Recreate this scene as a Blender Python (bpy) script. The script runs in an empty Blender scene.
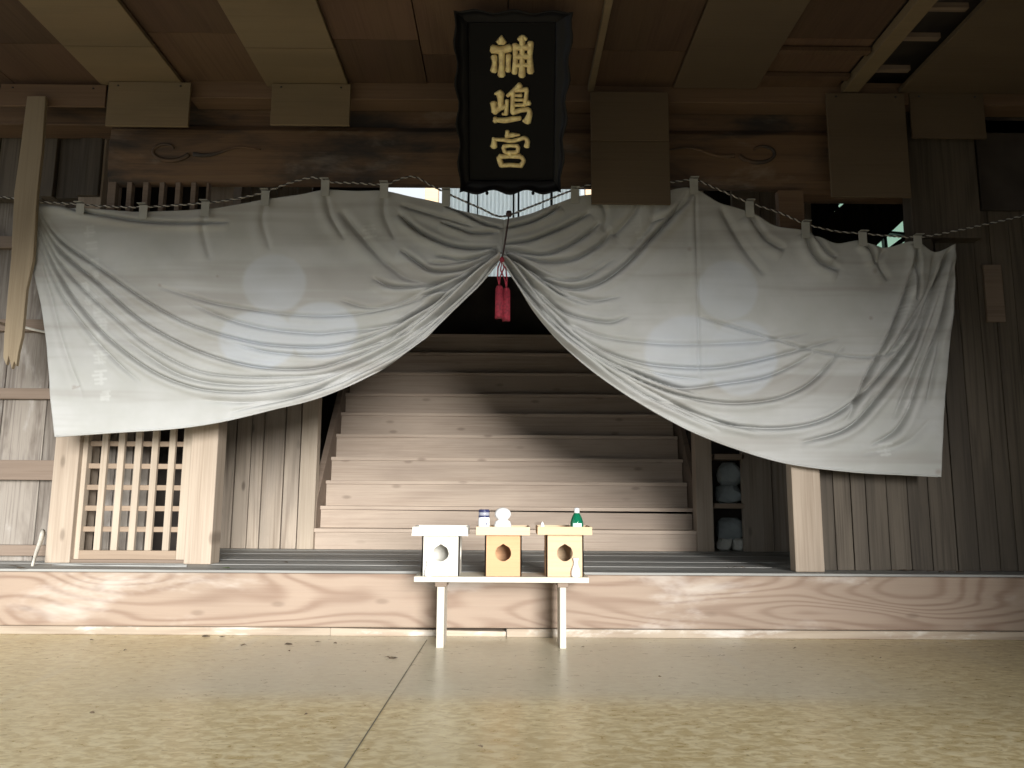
import bpy, math, random
import numpy as np
from mathutils import Vector, Matrix, noise
random.seed(7)
S = bpy.context.scene
COL = S.collection
R = math.radians

# ------------------------------------------------------------ camera
F = 770.0
cam = bpy.data.objects.new('camera', bpy.data.cameras.new('camera'))
COL.objects.link(cam); S.camera = cam
cam.data.sensor_width = 36; cam.data.lens = 36*F/1024
cam.data.clip_start = .02
CAM_LOC = Vector((0, 0, .518))
CAM_ROT = Matrix.Rotation(R(-.35), 3, 'Z') @ Matrix.Rotation(R(90+8.4), 3, 'X') @ Matrix.Rotation(R(.38), 3, 'Z')
cam.location = CAM_LOC
cam.rotation_euler = CAM_ROT.to_euler()

# ------------------------------------------------------------ light
w = bpy.data.worlds.new('overcast'); S.world = w; w.use_nodes = True
wn = w.node_tree.nodes; bg = wn['Background']
bg.inputs[0].default_value = (.90, .96, 1.0, 1); bg.inputs[1].default_value = 1.0
sun_d = bpy.data.lights.new('hazy_sun', 'SUN'); sun = bpy.data.objects.new('hazy_sun', sun_d); COL.objects.link(sun)
sun_d.energy = 7.2; sun_d.angle = R(21); sun_d.color = (1, .98, .955)
sun.rotation_euler = Vector((-.26, .94, -.15)).to_track_quat('-Z', 'Y').to_euler()
vs = S.view_settings
vs.view_transform = 'Standard'; vs.look = 'None'; vs.gamma = 1; vs.use_curve_mapping = False
vs.exposure = 0.06

# ------------------------------------------------------------ geometry helpers
def at(px, py, Y):
    d = CAM_ROT @ Vector(((px-512)/F, (384-py)/F, -1))
    return CAM_LOC + d*((Y-CAM_LOC.y)/d.y)
def at_z(px, py, z):
    d = CAM_ROT @ Vector(((px-512)/F, (384-py)/F, -1))
    return CAM_LOC + d*((z-CAM_LOC.z)/d.z)
def at_plane(px, py, o, n):
    d = CAM_ROT @ Vector(((px-512)/F, (384-py)/F, -1))
    return CAM_LOC + d*((o-CAM_LOC).dot(n)/d.dot(n))

ORIGIN = {}
class MB:
    def __init__(self): self.v = []; self.f = []; self.mi = []; self.smooth = False
    def add(self, vs_, fs, m=0):
        b = len(self.v); self.v += [tuple(p) for p in vs_]
        for f in fs: self.f.append(tuple(b+i for i in f)); self.mi.append(m)
        return self
    def hexa(self, p, m=0):      # 4 front (ccw seen from -Y: bl br tr tl) then 4 back
        return self.add(p, [(0,1,2,3),(5,4,7,6),(4,0,3,7),(1,5,6,2),(3,2,6,7),(4,5,1,0)], m)
    def box(self, x0, x1, y0, y1, z0, z1, m=0):
        return self.hexa([(x0,y0,z0),(x1,y0,z0),(x1,y0,z1),(x0,y0,z1),(x0,y1,z0),(x1,y1,z0),(x1,y1,z1),(x0,y1,z1)], m)
    def prism(self, poly, y0, y1, m=0):   # poly of (x,z)
        n = len(poly)
        vv = [(x, y0, z) for x, z in poly]+[(x, y1, z) for x, z in poly]
        ff = [tuple(range(n)), tuple(reversed(range(n, 2*n)))]
        ff += [(i, i+n, (i+1) % n+n, (i+1) % n) for i in range(n)]
        return self.add(vv, ff, m)
    def xprism(self, poly, x0, x1, m=0):  # poly of (y,z)
        n = len(poly)
        vv = [(x0, y, z) for y, z in poly]+[(x1, y, z) for y, z in poly]
        ff = [tuple(range(n)), tuple(reversed(range(n, 2*n)))]
        ff += [(i, i+n, (i+1) % n+n, (i+1) % n) for i in range(n)]
        return self.add(vv, ff, m)
    def tube(self, pts, rad, n=8, m=0, flat=1.0, up=None):
        pts = [Vector(p) for p in pts]; k = len(pts)
        rads = rad if isinstance(rad, (list, tuple)) else [rad]*k
        vv = []; ff = []
        prev = None
        for i, p in enumerate(pts):
            t = (pts[min(i+1, k-1)]-pts[max(i-1, 0)])
            if t.length < 1e-9: t = Vector((0, 0, 1))
            t.normalize()
            if up is not None: a = up.cross(t)
            else:
                ref = prev if prev is not None else (Vector((0, 0, 1)) if abs(t.z) < .9 else Vector((0, 1, 0)))
                a = ref-t*ref.dot(t)
                if up is None: pass
            a.normalize(); prev = a
            b = t.cross(a)
            for j in range(n):
                an = 2*math.pi*j/n
                vv.append(p+a*math.cos(an)*rads[i]+b*math.sin(an)*rads[i]*flat)
        for i in range(k-1):
            for j in range(n):
                ff.append((i*n+j, i*n+(j+1) % n, (i+1)*n+(j+1) % n, (i+1)*n+j))
        ff.append(tuple(reversed(range(n)))); ff.append(tuple(range((k-1)*n, k*n)))
        return self.add(vv, ff, m)
    def lathe(self, prof, c, n=28, m=0):
        vv = []; ff = []; k = len(prof)
        for r_, z in prof:
            for j in range(n):
                a = 2*math.pi*j/n
                vv.append((c[0]+r_*math.cos(a), c[1]+r_*math.sin(a), c[2]+z))
        for i in range(k-1):
            for j in range(n):
                ff.append((i*n+j, i*n+(j+1) % n, (i+1)*n+(j+1) % n, (i+1)*n+j))
        ff.append(tuple(reversed(range(n)))); ff.append(tuple(range((k-1)*n, k*n)))
        return self.add(vv, ff, m)
    def build(self, name, mat, parent=None, bevel=0.0, smooth=False, loc=None):
        me = bpy.data.meshes.new(name)
        o = bpy.data.objects.new(name, me); COL.objects.link(o)
        org = Vector((0, 0, 0))
        if parent is not None: org = ORIGIN[parent]; o.parent = parent
        elif loc is not None: org = Vector(loc); o.location = org
        me.from_pydata([tuple(Vector(p)-org) for p in self.v], [], self.f)
        me.update()
        ORIGIN[o] = org
        for m in (mat if isinstance(mat, (list, tuple)) else [mat]): me.materials.append(m)
        me.polygons.foreach_set('material_index', self.mi)
        if smooth: me.polygons.foreach_set('use_smooth', [True]*len(me.polygons))
        if bevel:
            b = o.modifiers.new('bevel', 'BEVEL'); b.width = bevel; b.segments = 2; b.limit_method = 'ANGLE'; b.angle_limit = R(50)
        me.update()
        return o
def empty(name, loc):
    o = bpy.data.objects.new(name, None); COL.objects.link(o); o.location = loc; o.empty_display_size = .05
    ORIGIN[o] = Vector(loc); return o
def tag(o, label=None, cat=None, group=None, kind=None):
    if label: o['label'] = label
    if cat: o['category'] = cat
    if group: o['group'] = group
    if kind: o['kind'] = kind
    return o
def pb(px0, py0, px1, py1, Y):   # pixel rectangle on the upright plane at depth Y -> x0,x1,z0,z1
    my = (py0+py1)/2; mx = (px0+px1)/2
    return at(px0, my, Y).x, at(px1, my, Y).x, at(mx, py1, Y).z, at(mx, py0, Y).z

# ------------------------------------------------------------ materials
class NT:
    def __init__(self, name):
        self.m = bpy.data.materials.new(name); self.m.use_nodes = True
        self.t = self.m.node_tree; self.b = self.t.nodes['Principled BSDF']
    def n(self, typ, **kw):
        nd = self.t.nodes.new(typ)
        for k, v in kw.items(): setattr(nd, k, v)
        return nd
    def l(self, a, b): self.t.links.new(a, b)
    def math(self, op, a, b=None, c=None, clamp=False):
        nd = self.n('ShaderNodeMath', operation=op, use_clamp=clamp)
        for i, x in enumerate((a, b, c)):
            if x is None: continue
            if isinstance(x, (int, float)): nd.inputs[i].default_value = x
            else: self.l(x, nd.inputs[i])
        return nd.outputs[0]
    def mix(self, fac, a, b, mode='MIX'):
        nd = self.n('ShaderNodeMix', data_type='RGBA', blend_type=mode)
        for i, x in ((0, fac), (6, a), (7, b)):
            if isinstance(x, (int, float)): nd.inputs[i].default_value = x
            elif isinstance(x, tuple): nd.inputs[i].default_value = (*x, 1)
            else: self.l(x, nd.inputs[i])
        return nd.outputs[2]
    def noise(self, vec, scale, detail=3, rough=.5, dist=0):
        nd = self.n('ShaderNodeTexNoise'); nd.inputs['Scale'].default_value = scale
        nd.inputs['Detail'].default_value = detail; nd.inputs['Roughness'].default_value = rough
        nd.inputs['Distortion'].default_value = dist
        self.l(vec, nd.inputs['Vector']); return nd.outputs[0]
    def ramp(self, x, lo, hi):
        nd = self.n('ShaderNodeMapRange'); nd.inputs[1].default_value = lo; nd.inputs[2].default_value = hi
        nd.interpolation_type = 'SMOOTHSTEP'
        self.l(x, nd.inputs[0]); return nd.outputs[0]
    def coords(self, scale=(1, 1, 1), island=True):
        tc = self.n('ShaderNodeTexCoord'); v = tc.outputs['Object']
        if island:
            g = self.n('ShaderNodeNewGeometry'); oi = self.n('ShaderNodeObjectInfo')
            s_ = self.math('MULTIPLY_ADD', g.outputs['Random Per Island'], 23.0, self.math('MULTIPLY', oi.outputs['Random'], 11.0))
            cb = self.n('ShaderNodeCombineXYZ')
            for i, k in enumerate((1.0, 1.7, 2.3)): self.l(self.math('MULTIPLY', s_, k), cb.inputs[i])
            va = self.n('ShaderNodeVectorMath', operation='ADD'); self.l(v, va.inputs[0]); self.l(cb.outputs[0], va.inputs[1]); v = va.outputs[0]
        self.raw = v
        return self.scaled(v, scale)
    def scaled(self, v, scale):
        mp = self.n('ShaderNodeVectorMath', operation='MULTIPLY'); self.l(v, mp.inputs[0]); mp.inputs[1].default_value = scale
        return mp.outputs[0]

def wood(name, light, dark, axis=0, ring=26, ringw=4.0, along=.45, ringamt=.45, fib=.35, tint=.25, stain=0.0, stain_col=(.08, .07, .06), stain_scale=2.0,
         pale=0.0, pale_col=(.75, .73, .68), knots=.0, rough=.72, bump=.25, ringpow=1.6):
    t = NT(name)
    def sc(al, ac): return tuple(al if i == axis else ac for i in range(3))
    v = t.coords(sc(along, ringw))
    n1 = t.noise(v, 1.0, 1.5, .4, .3)
    s = t.math('SINE', t.math('MULTIPLY', n1, float(ring*3.2)))
    s = t.math('MULTIPLY_ADD', s, .5, .5)
    s = t.math('POWER', s, ringpow)
    vf = t.scaled(t.raw, sc(2.5, 120))
    fb = t.noise(vf, 1.0, 3, .6)
    fac = t.math('ADD', t.math('MULTIPLY', s, ringamt), t.math('MULTIPLY', t.math('SUBTRACT', fb, .5), fib*5.0), clamp=True)
    c = t.mix(fac, light, dark)
    # tone drifting over the board
    dr = t.noise(t.scaled(t.raw, sc(1.2, 3.0)), 1.0, 2)
    c = t.mix(t.math('MULTIPLY', t.ramp(dr, .35, .7), .4), c, tuple(x*.62 for x in light))
    if knots:
        vo = t.n('ShaderNodeTexVoronoi', voronoi_dimensions='2D'); vo.inputs['Scale'].default_value = 1.0
        sp = t.n('ShaderNodeSeparateXYZ'); t.l(t.raw, sp.inputs[0]); cb = t.n('ShaderNodeCombineXYZ')
        ka, kb = (3.0, 7.5) if axis == 0 else (7.5, 3.0)
        t.l(t.math('MULTIPLY', sp.outputs[0], ka), cb.inputs[0]); t.l(t.math('MULTIPLY', sp.outputs[2], kb), cb.inputs[1])
        t.l(cb.outputs[0], vo.inputs['Vector'])
        sc_ = t.n('ShaderNodeSeparateColor'); t.l(vo.outputs['Color'], sc_.inputs[0])
        k = t.math('MULTIPLY', t.math('SUBTRACT', 1.0, t.ramp(vo.outputs['Distance'], .03, .11)), t.math('MULTIPLY', t.ramp(sc_.outputs[0], .45, .7), knots))
        c = t.mix(k, c, tuple(x*.55 for x in dark))
    if stain:
        st = t.noise(t.scaled(t.raw, sc(.6, 2.2)), stain_scale, 5, .62, .4)
        c = t.mix(t.math('MULTIPLY', t.ramp(st, .42, .64), stain), c, stain_col)
    if pale:
        st = t.noise(t.scaled(t.raw, sc(.5, 1.5)), stain_scale*2.1, 5, .65, .3)
        c = t.mix(t.math('MULTIPLY', t.ramp(st, .53, .70), pale), c, pale_col)
    g = t.n('ShaderNodeNewGeometry')
    hs = t.n('ShaderNodeHueSaturation'); t.l(c, hs.inputs['Color'])
    t.l(t.math('MULTIPLY_ADD', g.outputs['Random Per Island'], tint*1.4, 1-tint*.7), hs.inputs['Value'])
    t.l(hs.outputs[0], t.b.inputs['Base Color'])
    t.b.inputs['Roughness'].default_value = rough
    t.b.inputs['Specular IOR Level'].default_value = .3
    if bump:
        bp = t.n('ShaderNodeBump'); bp.inputs['Strength'].default_value = bump; bp.inputs['Distance'].default_value = .004
        t.l(fb, bp.inputs['Height']); t.l(bp.outputs[0], t.b.inputs['Normal'])
    return t.m
def plain(name, col, rough=.6, metal=0, var=.12, vscale=8, spec=.5, trans=0, bump=0):
    t = NT(name); v = t.coords((1, 1, 1), False)
    n1 = t.noise(v, vscale, 4)
    c = t.mix(t.ramp(n1, .3, .7), tuple(x*(1-var) for x in col), tuple(min(1, x*(1+var)) for x in col))
    t.l(c, t.b.inputs['Base Color'])
    t.b.inputs['Roughness'].default_value = rough; t.b.inputs['Metallic'].default_value = metal
    t.b.inputs['Specular IOR Level'].default_value = spec
    if trans: t.b.inputs['Transmission Weight'].default_value = trans
    if bump:
        bp = t.n('ShaderNodeBump'); bp.inputs['Strength'].default_value = bump; bp.inputs['Distance'].default_value = .01
        t.l(t.noise(v, vscale*5, 4), bp.inputs['Height']); t.l(bp.outputs[0], t.b.inputs['Normal'])
    return t.m

M = {}
M['sill'] = wood('sill_cedar', (.34, .262, .20), (.19, .12, .085), 0, ring=36, ringw=4.6, along=1.0, ringamt=.62, ringpow=2.2, fib=.12, tint=.1, pale=.28, knots=.35, stain_scale=1.6)
M['trim'] = wood('trim_pine', (.42, .35, .27), (.26, .19, .14), 0, pale=.6, tint=.15, stain_scale=4)
M['post'] = wood('post_cypress', (.42, .345, .27), (.26, .20, .145), 2, ring=12, ringamt=.35, knots=.6, tint=.1)
M['lattice'] = wood('lattice_cypress', (.46, .385, .30), (.30, .235, .17), 2, ring=8, ringamt=.25, tint=.15)
M['lattice_x'] = wood('lattice_cross', (.33, .25, .18), (.22, .16, .115), 0, ring=8, ringamt=.25, tint=.15)
M['plank_wall'] = wood('plank_wall', (.40, .335, .265), (.20, .155, .115), 2, ring=16, ringw=7, ringamt=.5, knots=.9, tint=.25, stain=.3, stain_col=(.16, .14, .12))
M['weathered'] = wood('weathered_board', (.27, .24, .205), (.12, .10, .085), 2, ring=14, ringw=5, ringamt=.35, fib=.8, tint=.35, stain=.9, stain_col=(.10, .078, .062), pale=.5, pale_col=(.44, .42, .39), knots=.3, stain_scale=2.6)
M['rail'] = wood('rail_wood', (.25, .19, .145), (.14, .10, .07), 0, ring=10, ringamt=.4, tint=.3)
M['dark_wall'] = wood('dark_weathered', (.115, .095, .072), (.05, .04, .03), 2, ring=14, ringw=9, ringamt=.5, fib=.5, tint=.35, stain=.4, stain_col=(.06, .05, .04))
M['stair'] = wood('stair_wood', (.48, .39, .31), (.28, .21, .16), 0, ring=10, ringw=4, ringamt=.3, tint=.22, knots=.5, stain=.2, stain_col=(.22, .17, .14))
M['deck'] = wood('deck_wood', (.34, .34, .32), (.19, .185, .175), 0, ring=12, ringamt=.3, fib=.5, tint=.4, rough=.6)
M['beam'] = wood('beam_smoked', (.17, .105, .06), (.08, .048, .03), 0, ring=12, ringw=4, ringamt=.4, tint=.2, stain=.95, stain_col=(.035, .033, .032), stain_scale=2.2, pale=.3, pale_col=(.36, .30, .24))
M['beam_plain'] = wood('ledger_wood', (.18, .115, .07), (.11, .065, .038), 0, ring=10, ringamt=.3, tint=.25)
M['ceil'] = wood('ceiling_board', (.105, .066, .038), (.06, .034, .020), 1, ring=12, ringw=3, ringamt=.4, tint=.35, stain=.35, stain_col=(.10, .055, .04))
M['ply'] = wood('plywood_tan', (.19, .145, .085), (.14, .105, .062), 0, ring=8, ringw=3, ringamt=.25, fib=.2, tint=.12, stain=.2, stain_col=(.28, .19, .11))
M['ply_dark'] = wood('plywood_brown', (.125, .092, .058), (.09, .064, .04), 0, ring=8, ringw=3, ringamt=.25, fib=.2, tint=.12)
M['broken'] = wood('broken_board', (.30, .24, .16), (.20, .15, .095), 2, ring=10, ringamt=.3, tint=.1)
M['stick'] = wood('pale_stick', (.60, .57, .50), (.42, .39, .33), 2, ring=6, ringamt=.3, tint=.1)
M['table'] = wood('table_cypress', (.62, .58, .48), (.50, .45, .35), 0, ring=8, ringamt=.25, tint=.1)
M['table_leg'] = wood('table_leg_wood', (.58, .54, .46), (.46, .41, .33), 2, ring=8, ringamt=.25, tint=.1)
M['san_white'] = wood('stand_white', (.66, .64, .57), (.56, .53, .45), 0, ring=8, ringamt=.2, tint=.05, knots=0)
M['san_orange'] = wood('stand_orange', (.58, .335, .18), (.46, .24, .12), 0, ring=14, ringamt=.4, tint=.05)
M['san_orange_tray'] = wood('tray_light', (.62, .47, .31), (.52, .37, .23), 0, ring=10, ringamt=.3, tint=.05)
M['san_tan'] = wood('stand_tan', (.62, .455, .29), (.52, .35, .21), 0, ring=12, ringamt=.3, tint=.05)
M['black'] = plain('black_lacquer', (.004, .004, .0045), .5, spec=.12)
M['black_frame'] = plain('black_frame', (.006, .006, .007), .42, spec=.2)
M['gold'] = plain('gold_leaf', (.92, .72, .36), .45, .2, var=.2, vscale=60)
M['white'] = plain('white_porcelain', (.8, .8, .79), .25, var=.02)
M['navy'] = plain('navy_band', (.03, .035, .10), .3)
M['red'] = plain('red_silk', (.25, .018, .035), .7, vscale=90, var=.35)
M['dark_cord'] = plain('dark_cord', (.06, .035, .035), .8)
M['white_cord'] = plain('white_cord', (.40, .38, .34), .9)
M['black_cord'] = plain('black_cord', (.05, .045, .045), .9)
M['grey_metal'] = plain('dark_metal', (.05, .05, .055), .5, .5)
M['stone'] = plain('grey_stone', (.22, .25, .25), .9, var=.35, vscale=7, bump=.4)
M['stone_pale'] = plain('pale_stone', (.46, .46, .42), .9, var=.3, vscale=9, bump=.4)
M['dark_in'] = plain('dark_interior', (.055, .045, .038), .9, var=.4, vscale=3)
M['seam'] = plain('seam_line', (.20, .18, .13), .8)
M['ground'] = plain('packed_earth', (.22, .20, .17), .95, var=.2, vscale=4, bump=.3)
M['leaf'] = plain('dry_leaf', (.09, .065, .04), .9, var=.4, vscale=40)
M['moss'] = plain('green_leaf', (.10, .17, .04), .8)
M['cap'] = plain('silver_cap', (.75, .76, .75), .3, .3, var=.03)

def mk_glass():
    t = NT('green_glass'); t.b.inputs['Base Color'].default_value = (.008, .20, .10, 1)
    t.b.inputs['Roughness'].default_value = .12; t.b.inputs['Transmission Weight'].default_value = .45
    return t.m
M['green_glass'] = mk_glass()
def mk_floor():
    t = NT('floor_mat'); v = t.coords((1, 1, 1), False)
    # wavy scale-like embossed weave of a vinyl mat
    wv = t.noise(t.scaled(v, (1, 1.7, 1)), 26, 3, .6, .8)
    wv2 = t.noise(t.scaled(v, (1, 2.2, 1)), 70, 2, .6, .3)
    c = t.mix(t.ramp(wv, .38, .66), (.60, .47, .23), (.84, .73, .46))
    c = t.mix(t.math('MULTIPLY', t.ramp(wv2, .5, .75), .35), c, (.80, .74, .56))
    sp = t.noise(v, 55, 2, .5)
    c = t.mix(t.math('MULTIPLY', t.ramp(sp, .68, .74), .6), c, (.30, .20, .08))
    # worn pale streaks along the depth of the room and big tone patches
    st = t.noise(t.scaled(v, (3.4, .5, 1)), 1.0, 3, .6, .3)
    c = t.mix(t.math('MULTIPLY', t.ramp(st, .58, .72), .45), c, (.60, .60, .54))
    bp_ = t.noise(v, 1.1, 3, .5)
    c = t.mix(t.math('MULTIPLY', t.ramp(bp_, .4, .7), .35), c, (.46, .38, .22))
    # grey reflection of the lit step, painted into the mat colour
    sx = t.n('ShaderNodeSeparateXYZ'); t.l(v, sx.inputs[0])
    yy = t.math('ADD', sx.outputs[1], t.math('MULTIPLY', t.noise(v, 5, 2), .06))
    xx = t.math('ABSOLUTE', t.math('ADD', sx.outputs[0], -.05))
    near = t.math('MULTIPLY', t.ramp(yy, 2.02, 2.24), t.math('SUBTRACT', 1.0, t.ramp(xx, .7, 1.3)))
    c = t.mix(t.math('MULTIPLY', near, .62), c, (.56, .54, .46))
    t.l(c, t.b.inputs['Base Color'])
    t.b.inputs['Roughness'].default_value = .30
    rr = t.math('MULTIPLY_ADD', wv, .22, .2); t.l(rr, t.b.inputs['Roughness'])
    t.b.inputs['Specular IOR Level'].default_value = .45
    bp = t.n('ShaderNodeBump'); bp.inputs['Strength'].default_value = .25; bp.inputs['Distance'].default_value = .003
    t.l(wv, bp.inputs['Height']); t.l(bp.outputs[0], t.b.inputs['Normal'])
    return t.m
M['floor'] = mk_floor()
def mk_cloth():
    t = NT('curtain_cotton'); v = t.coords((1, 1, 1), False)
    n1 = t.noise(v, 3.0, 4, .6)
    c = t.mix(t.ramp(n1, .3, .7), (.385, .39, .37), (.455, .46, .45))
    # faint horizontal dust bands
    n2 = t.noise(t.scaled(v, (.35, 1, 6)), 1.6, 3, .6)
    c = t.mix(t.math('MULTIPLY', t.ramp(n2, .46, .66), .55), c, (.29, .275, .25))
    a = t.n('ShaderNodeAttribute'); a.attribute_name = 'crest'
    sx = t.n('ShaderNodeSeparateColor'); t.l(a.outputs['Color'], sx.inputs[0])
    c = t.mix(t.math('MULTIPLY', sx.outputs[0], .6), c, (.48, .52, .57))
    c = t.mix(t.math('MULTIPLY', sx.outputs[1], .55), c, (.60, .62, .60))
    c = t.mix(t.math('MULTIPLY', sx.outputs[2], .6), c, (.26, .23, .20))
    t.l(c, t.b.inputs['Base Color']); t.b.inputs['Roughness'].default_value = .9
    t.b.inputs['Specular IOR Level'].default_value = .1
    fb = t.noise(v, 260, 2, .5)
    bp = t.n('ShaderNodeBump'); bp.inputs['Strength'].default_value = .12; bp.inputs['Distance'].default_value = .002
    t.l(fb, bp.inputs['Height']); t.l(bp.outputs[0], t.b.inputs['Normal'])
    return t.m
M['cloth'] = mk_cloth()
M['tab'] = plain('tab_cotton', (.34, .34, .31), .9)
def mk_trans(name, col, df=.12):
    m = bpy.data.materials.new(name); m.use_nodes = True; nt = m.node_tree
    nt.nodes.remove(nt.nodes['Principled BSDF'])
    tr = nt.nodes.new('ShaderNodeBsdfTranslucent'); tr.inputs[0].default_value = (*col, 1)
    di = nt.nodes.new('ShaderNodeBsdfDiffuse'); di.inputs[0].default_value = (*col, 1)
    mx = nt.nodes.new('ShaderNodeMixShader'); mx.inputs[0].default_value = df
    nt.links.new(tr.outputs[0], mx.inputs[1]); nt.links.new(di.outputs[0], mx.inputs[2])
    nt.links.new(mx.outputs[0], nt.nodes['Material Output'].inputs[0])
    return m
M['sheet'] = mk_trans('translucent_sheet', (.84, .92, .92))
M['sheet_green'] = mk_trans('translucent_green', (.75, .92, .80))

def struct(o, label=None, cat=None):
    o['kind'] = 'structure'
    if label: o['label'] = label
    if cat: o['category'] = cat
    return o

YS = 3.0           # front face of the step
DZ = at(512, 571.5, YS).z     # deck height
# ------------------------------------------------------------ setting: ground, floor
m = MB(); m.box(-14, 14, -14, 16, -.75, -.62)
struct(m.build('floor_outside_ground', M['ground']), 'bare earth outside the open front', 'ground')
m = MB(); m.box(-2.85, 2.7, -.35, 3.12, -.62, 0)
fl = struct(m.build('floor', M['floor']), 'olive tan glossy vinyl mat floor in front of the step', 'floor')
s0 = at_z(427, 640, 0); s1 = at_z(345, 768, 0); d = (s1-s0)*2.2
m = MB(); a = Vector((.0016, 0, 0)); e = s0+d
m.add([s0-a+Vector((0,0,.0012)), s0+a+Vector((0,0,.0012)), e+a+Vector((0,0,.0012)), e-a+Vector((0,0,.0012))], [(0,3,2,1)])
m.build('seam', M['seam'], fl)

# ------------------------------------------------------------ step: sill beam, trim, deck
z1 = at(512, 574.5, YS).z; z0 = at(512, 628.5, YS).z
m = MB(); m.box(-2.8, 2.65, YS, YS+.14, z0, z1)
struct(m.build('sill_beam', M['sill'], bevel=.006), 'long thick cedar beam with bold oval grain forming the step front', 'beam')
m = MB()
xs = at(506, 632, YS).x; xl = at(330, 632, YS).x
m.hexa([(-2.8,YS+.004,0),(xl,YS+.004,0),(xl,YS+.004,z0-.002),(-2.8,YS+.004,z0),(-2.8,YS+.12,0),(xl,YS+.12,0),(xl,YS+.12,z0-.002),(-2.8,YS+.12,z0)])
m.hexa([(xl,YS+.004,0),(xs,YS+.004,0),(xs,YS+.004,z0-.012),(xl,YS+.004,z0-.002),(xl,YS+.1,0),(xs,YS+.1,0),(xs,YS+.1,z0-.012),(xl,YS+.1,z0-.002)])
struct(m.build('trim_1', M['trim'], bevel=.003), 'thin whitish strip under the left half of the cedar step beam', 'trim')
m = MB(); m.box(xs+.002, 2.65, YS-.006, YS+.1, 0, z0-.001)
struct(m.build('trim_2', M['trim'], bevel=.003), 'thin whitish strip under the right half of the cedar step beam', 'trim')
m = MB(); yy = YS-.006; k = 0
while yy < 4.32:
    wd = .125 if k else .12
    m.box(-2.8, 2.65, yy, yy+wd-.006, z1+.001, DZ+random.uniform(-.0015, .0015)); yy += wd; k += 1
m.box(-2.8, 2.65, 4.33, 5.9, z1, DZ-.002)
struct(m.build('floor_deck', M['deck'], bevel=.002), 'grey weathered plank deck between the step beam and the stairs', 'deck')

# ------------------------------------------------------------ posts
YP = 3.22
def post(px0, px1, pyref, Y0, Y1, name, label, mat='post', ztop=2.25, zb=None):
    x0 = at(px0, pyref, Y0).x; x1 = at(px1, pyref, Y0).x
    m = MB(); m.box(x0, x1, Y0, Y1, DZ if zb is None else zb, ztop)
    o = m.build(name, M[mat], bevel=.004); struct(o, label, 'post'); return x0, x1
xa0, xa1 = post(186, 213, 520, YP, YP+.10, 'post', 'pale square post on the right of the lattice door')
xb0, xb1 = post(794, 823, 530, 3.05, 3.05+.06, 'post', 'pale square post at the deck edge, right of the stairs', ztop=at(790, 236, 3.05).z)
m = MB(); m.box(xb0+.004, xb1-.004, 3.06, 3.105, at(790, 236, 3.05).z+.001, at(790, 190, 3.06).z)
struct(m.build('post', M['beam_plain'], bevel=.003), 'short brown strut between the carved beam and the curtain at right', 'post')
xc0, xc1 = post(48, 73, 520, YP+.03, YP+.2, 'post', 'pale square post between the weathered wall and the lattice door')

# ------------------------------------------------------------ lattice door
YD = YP+.06
door = empty('door_1', (at(132, 560, YD).x, YD, DZ)); struct(door, 'wooden lattice door of crossed pale bars', 'door')
xl0 = at(72, 520, YD).x; xl1 = at(81.5, 520, YD).x; xr0 = at(178, 520, YD).x; xr1 = at(187, 520, YD).x
zt = 1.50
m = MB(); m.box(xc1-.02, xl1, YD, YD+.04, DZ, zt); m.build('stile', M['lattice'], door, .003)
m = MB(); m.box(xr0, xa0+.02, YD, YD+.04, DZ, zt); m.build('stile', M['lattice'], door, .003)
z_b = at(130, 550.5, YD).z
m = MB(); m.box(xl1, xr0, YD, YD+.035, DZ+.012, z_b); m.build('bottom_rail', M['lattice_x'], door, .003)
m = MB(); m.box(xl1, xr0, YD, YD+.035, zt-.05, zt); m.build('top_rail', M['lattice_x'], door, .003)
m = MB(); m.box(xc1-.02, xa0+.02, YD-.02, YD+.06, DZ, DZ+.014); m.build('threshold', M['rail'], door, .002)
for px, py in ((97, 548), (114, 548), (131, 548), (148, 548), (165.5, 548)):
    x = at(px+.8, py-20, YD).x
    m = MB(); m.box(x-.0135, x+.0135, YD, YD+.018, z_b, zt-.05); m.build('lattice_bar', M['lattice'], door, .002)
for i, py in enumerate((529.5, 508.5, 487.5, 466, 443.5, 421, 398, 375, 350)):
    z = at(130, py, YD).z
    m = MB(); m.box(xl1, xr0, YD+.0185, YD+.034, z-.011, z+.011); m.build('cross_bar', M['lattice_x'], door, .002)
# pieces behind the lattice door: boards on the left, darkness on the right
m = MB()
for i in range(5):
    x = at(62+i*17, 500, 3.55).x
    m.box(x, x+.072, 3.55, 3.57, DZ, 1.5)
struct(m.build('wall_storeroom', M['weathered']), 'greyish boards glimpsed through the lattice door', 'wall')
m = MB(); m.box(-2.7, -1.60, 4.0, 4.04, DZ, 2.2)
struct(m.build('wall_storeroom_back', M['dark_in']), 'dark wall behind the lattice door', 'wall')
# solid partition above the door
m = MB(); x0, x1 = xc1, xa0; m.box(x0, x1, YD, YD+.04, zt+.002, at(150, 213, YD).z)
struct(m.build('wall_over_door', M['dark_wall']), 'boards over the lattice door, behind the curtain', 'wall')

# ------------------------------------------------------------ left weathered wall
YL = 3.34
m = MB(); x = -2.80
while x < xc0-.001:
    wdt = random.choice((.13, .16, .19)); xe = min(x+wdt, xc0+.03)
    m.box(x, xe-.004, YL, YL+.03, DZ, 2.25); x = xe
wl = struct(m.build('wall_left', M['weathered'], bevel=.002), 'weathered vertical boards left of the lattice door', 'wall')
for py0, py1, dy in ((545, 556, .03), (460, 480, .045), (388, 399, .03), (319, 331, .035), (236, 248, .03)):
    a0, a1, b0, b1 = pb(0, py0, 50, py1, YL-dy)
    m = MB(); m.box(-2.8, xc0-.001, YL-dy, YL-.001, b0, b1); m.build('rail', M['rail'], wl, .003)
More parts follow.
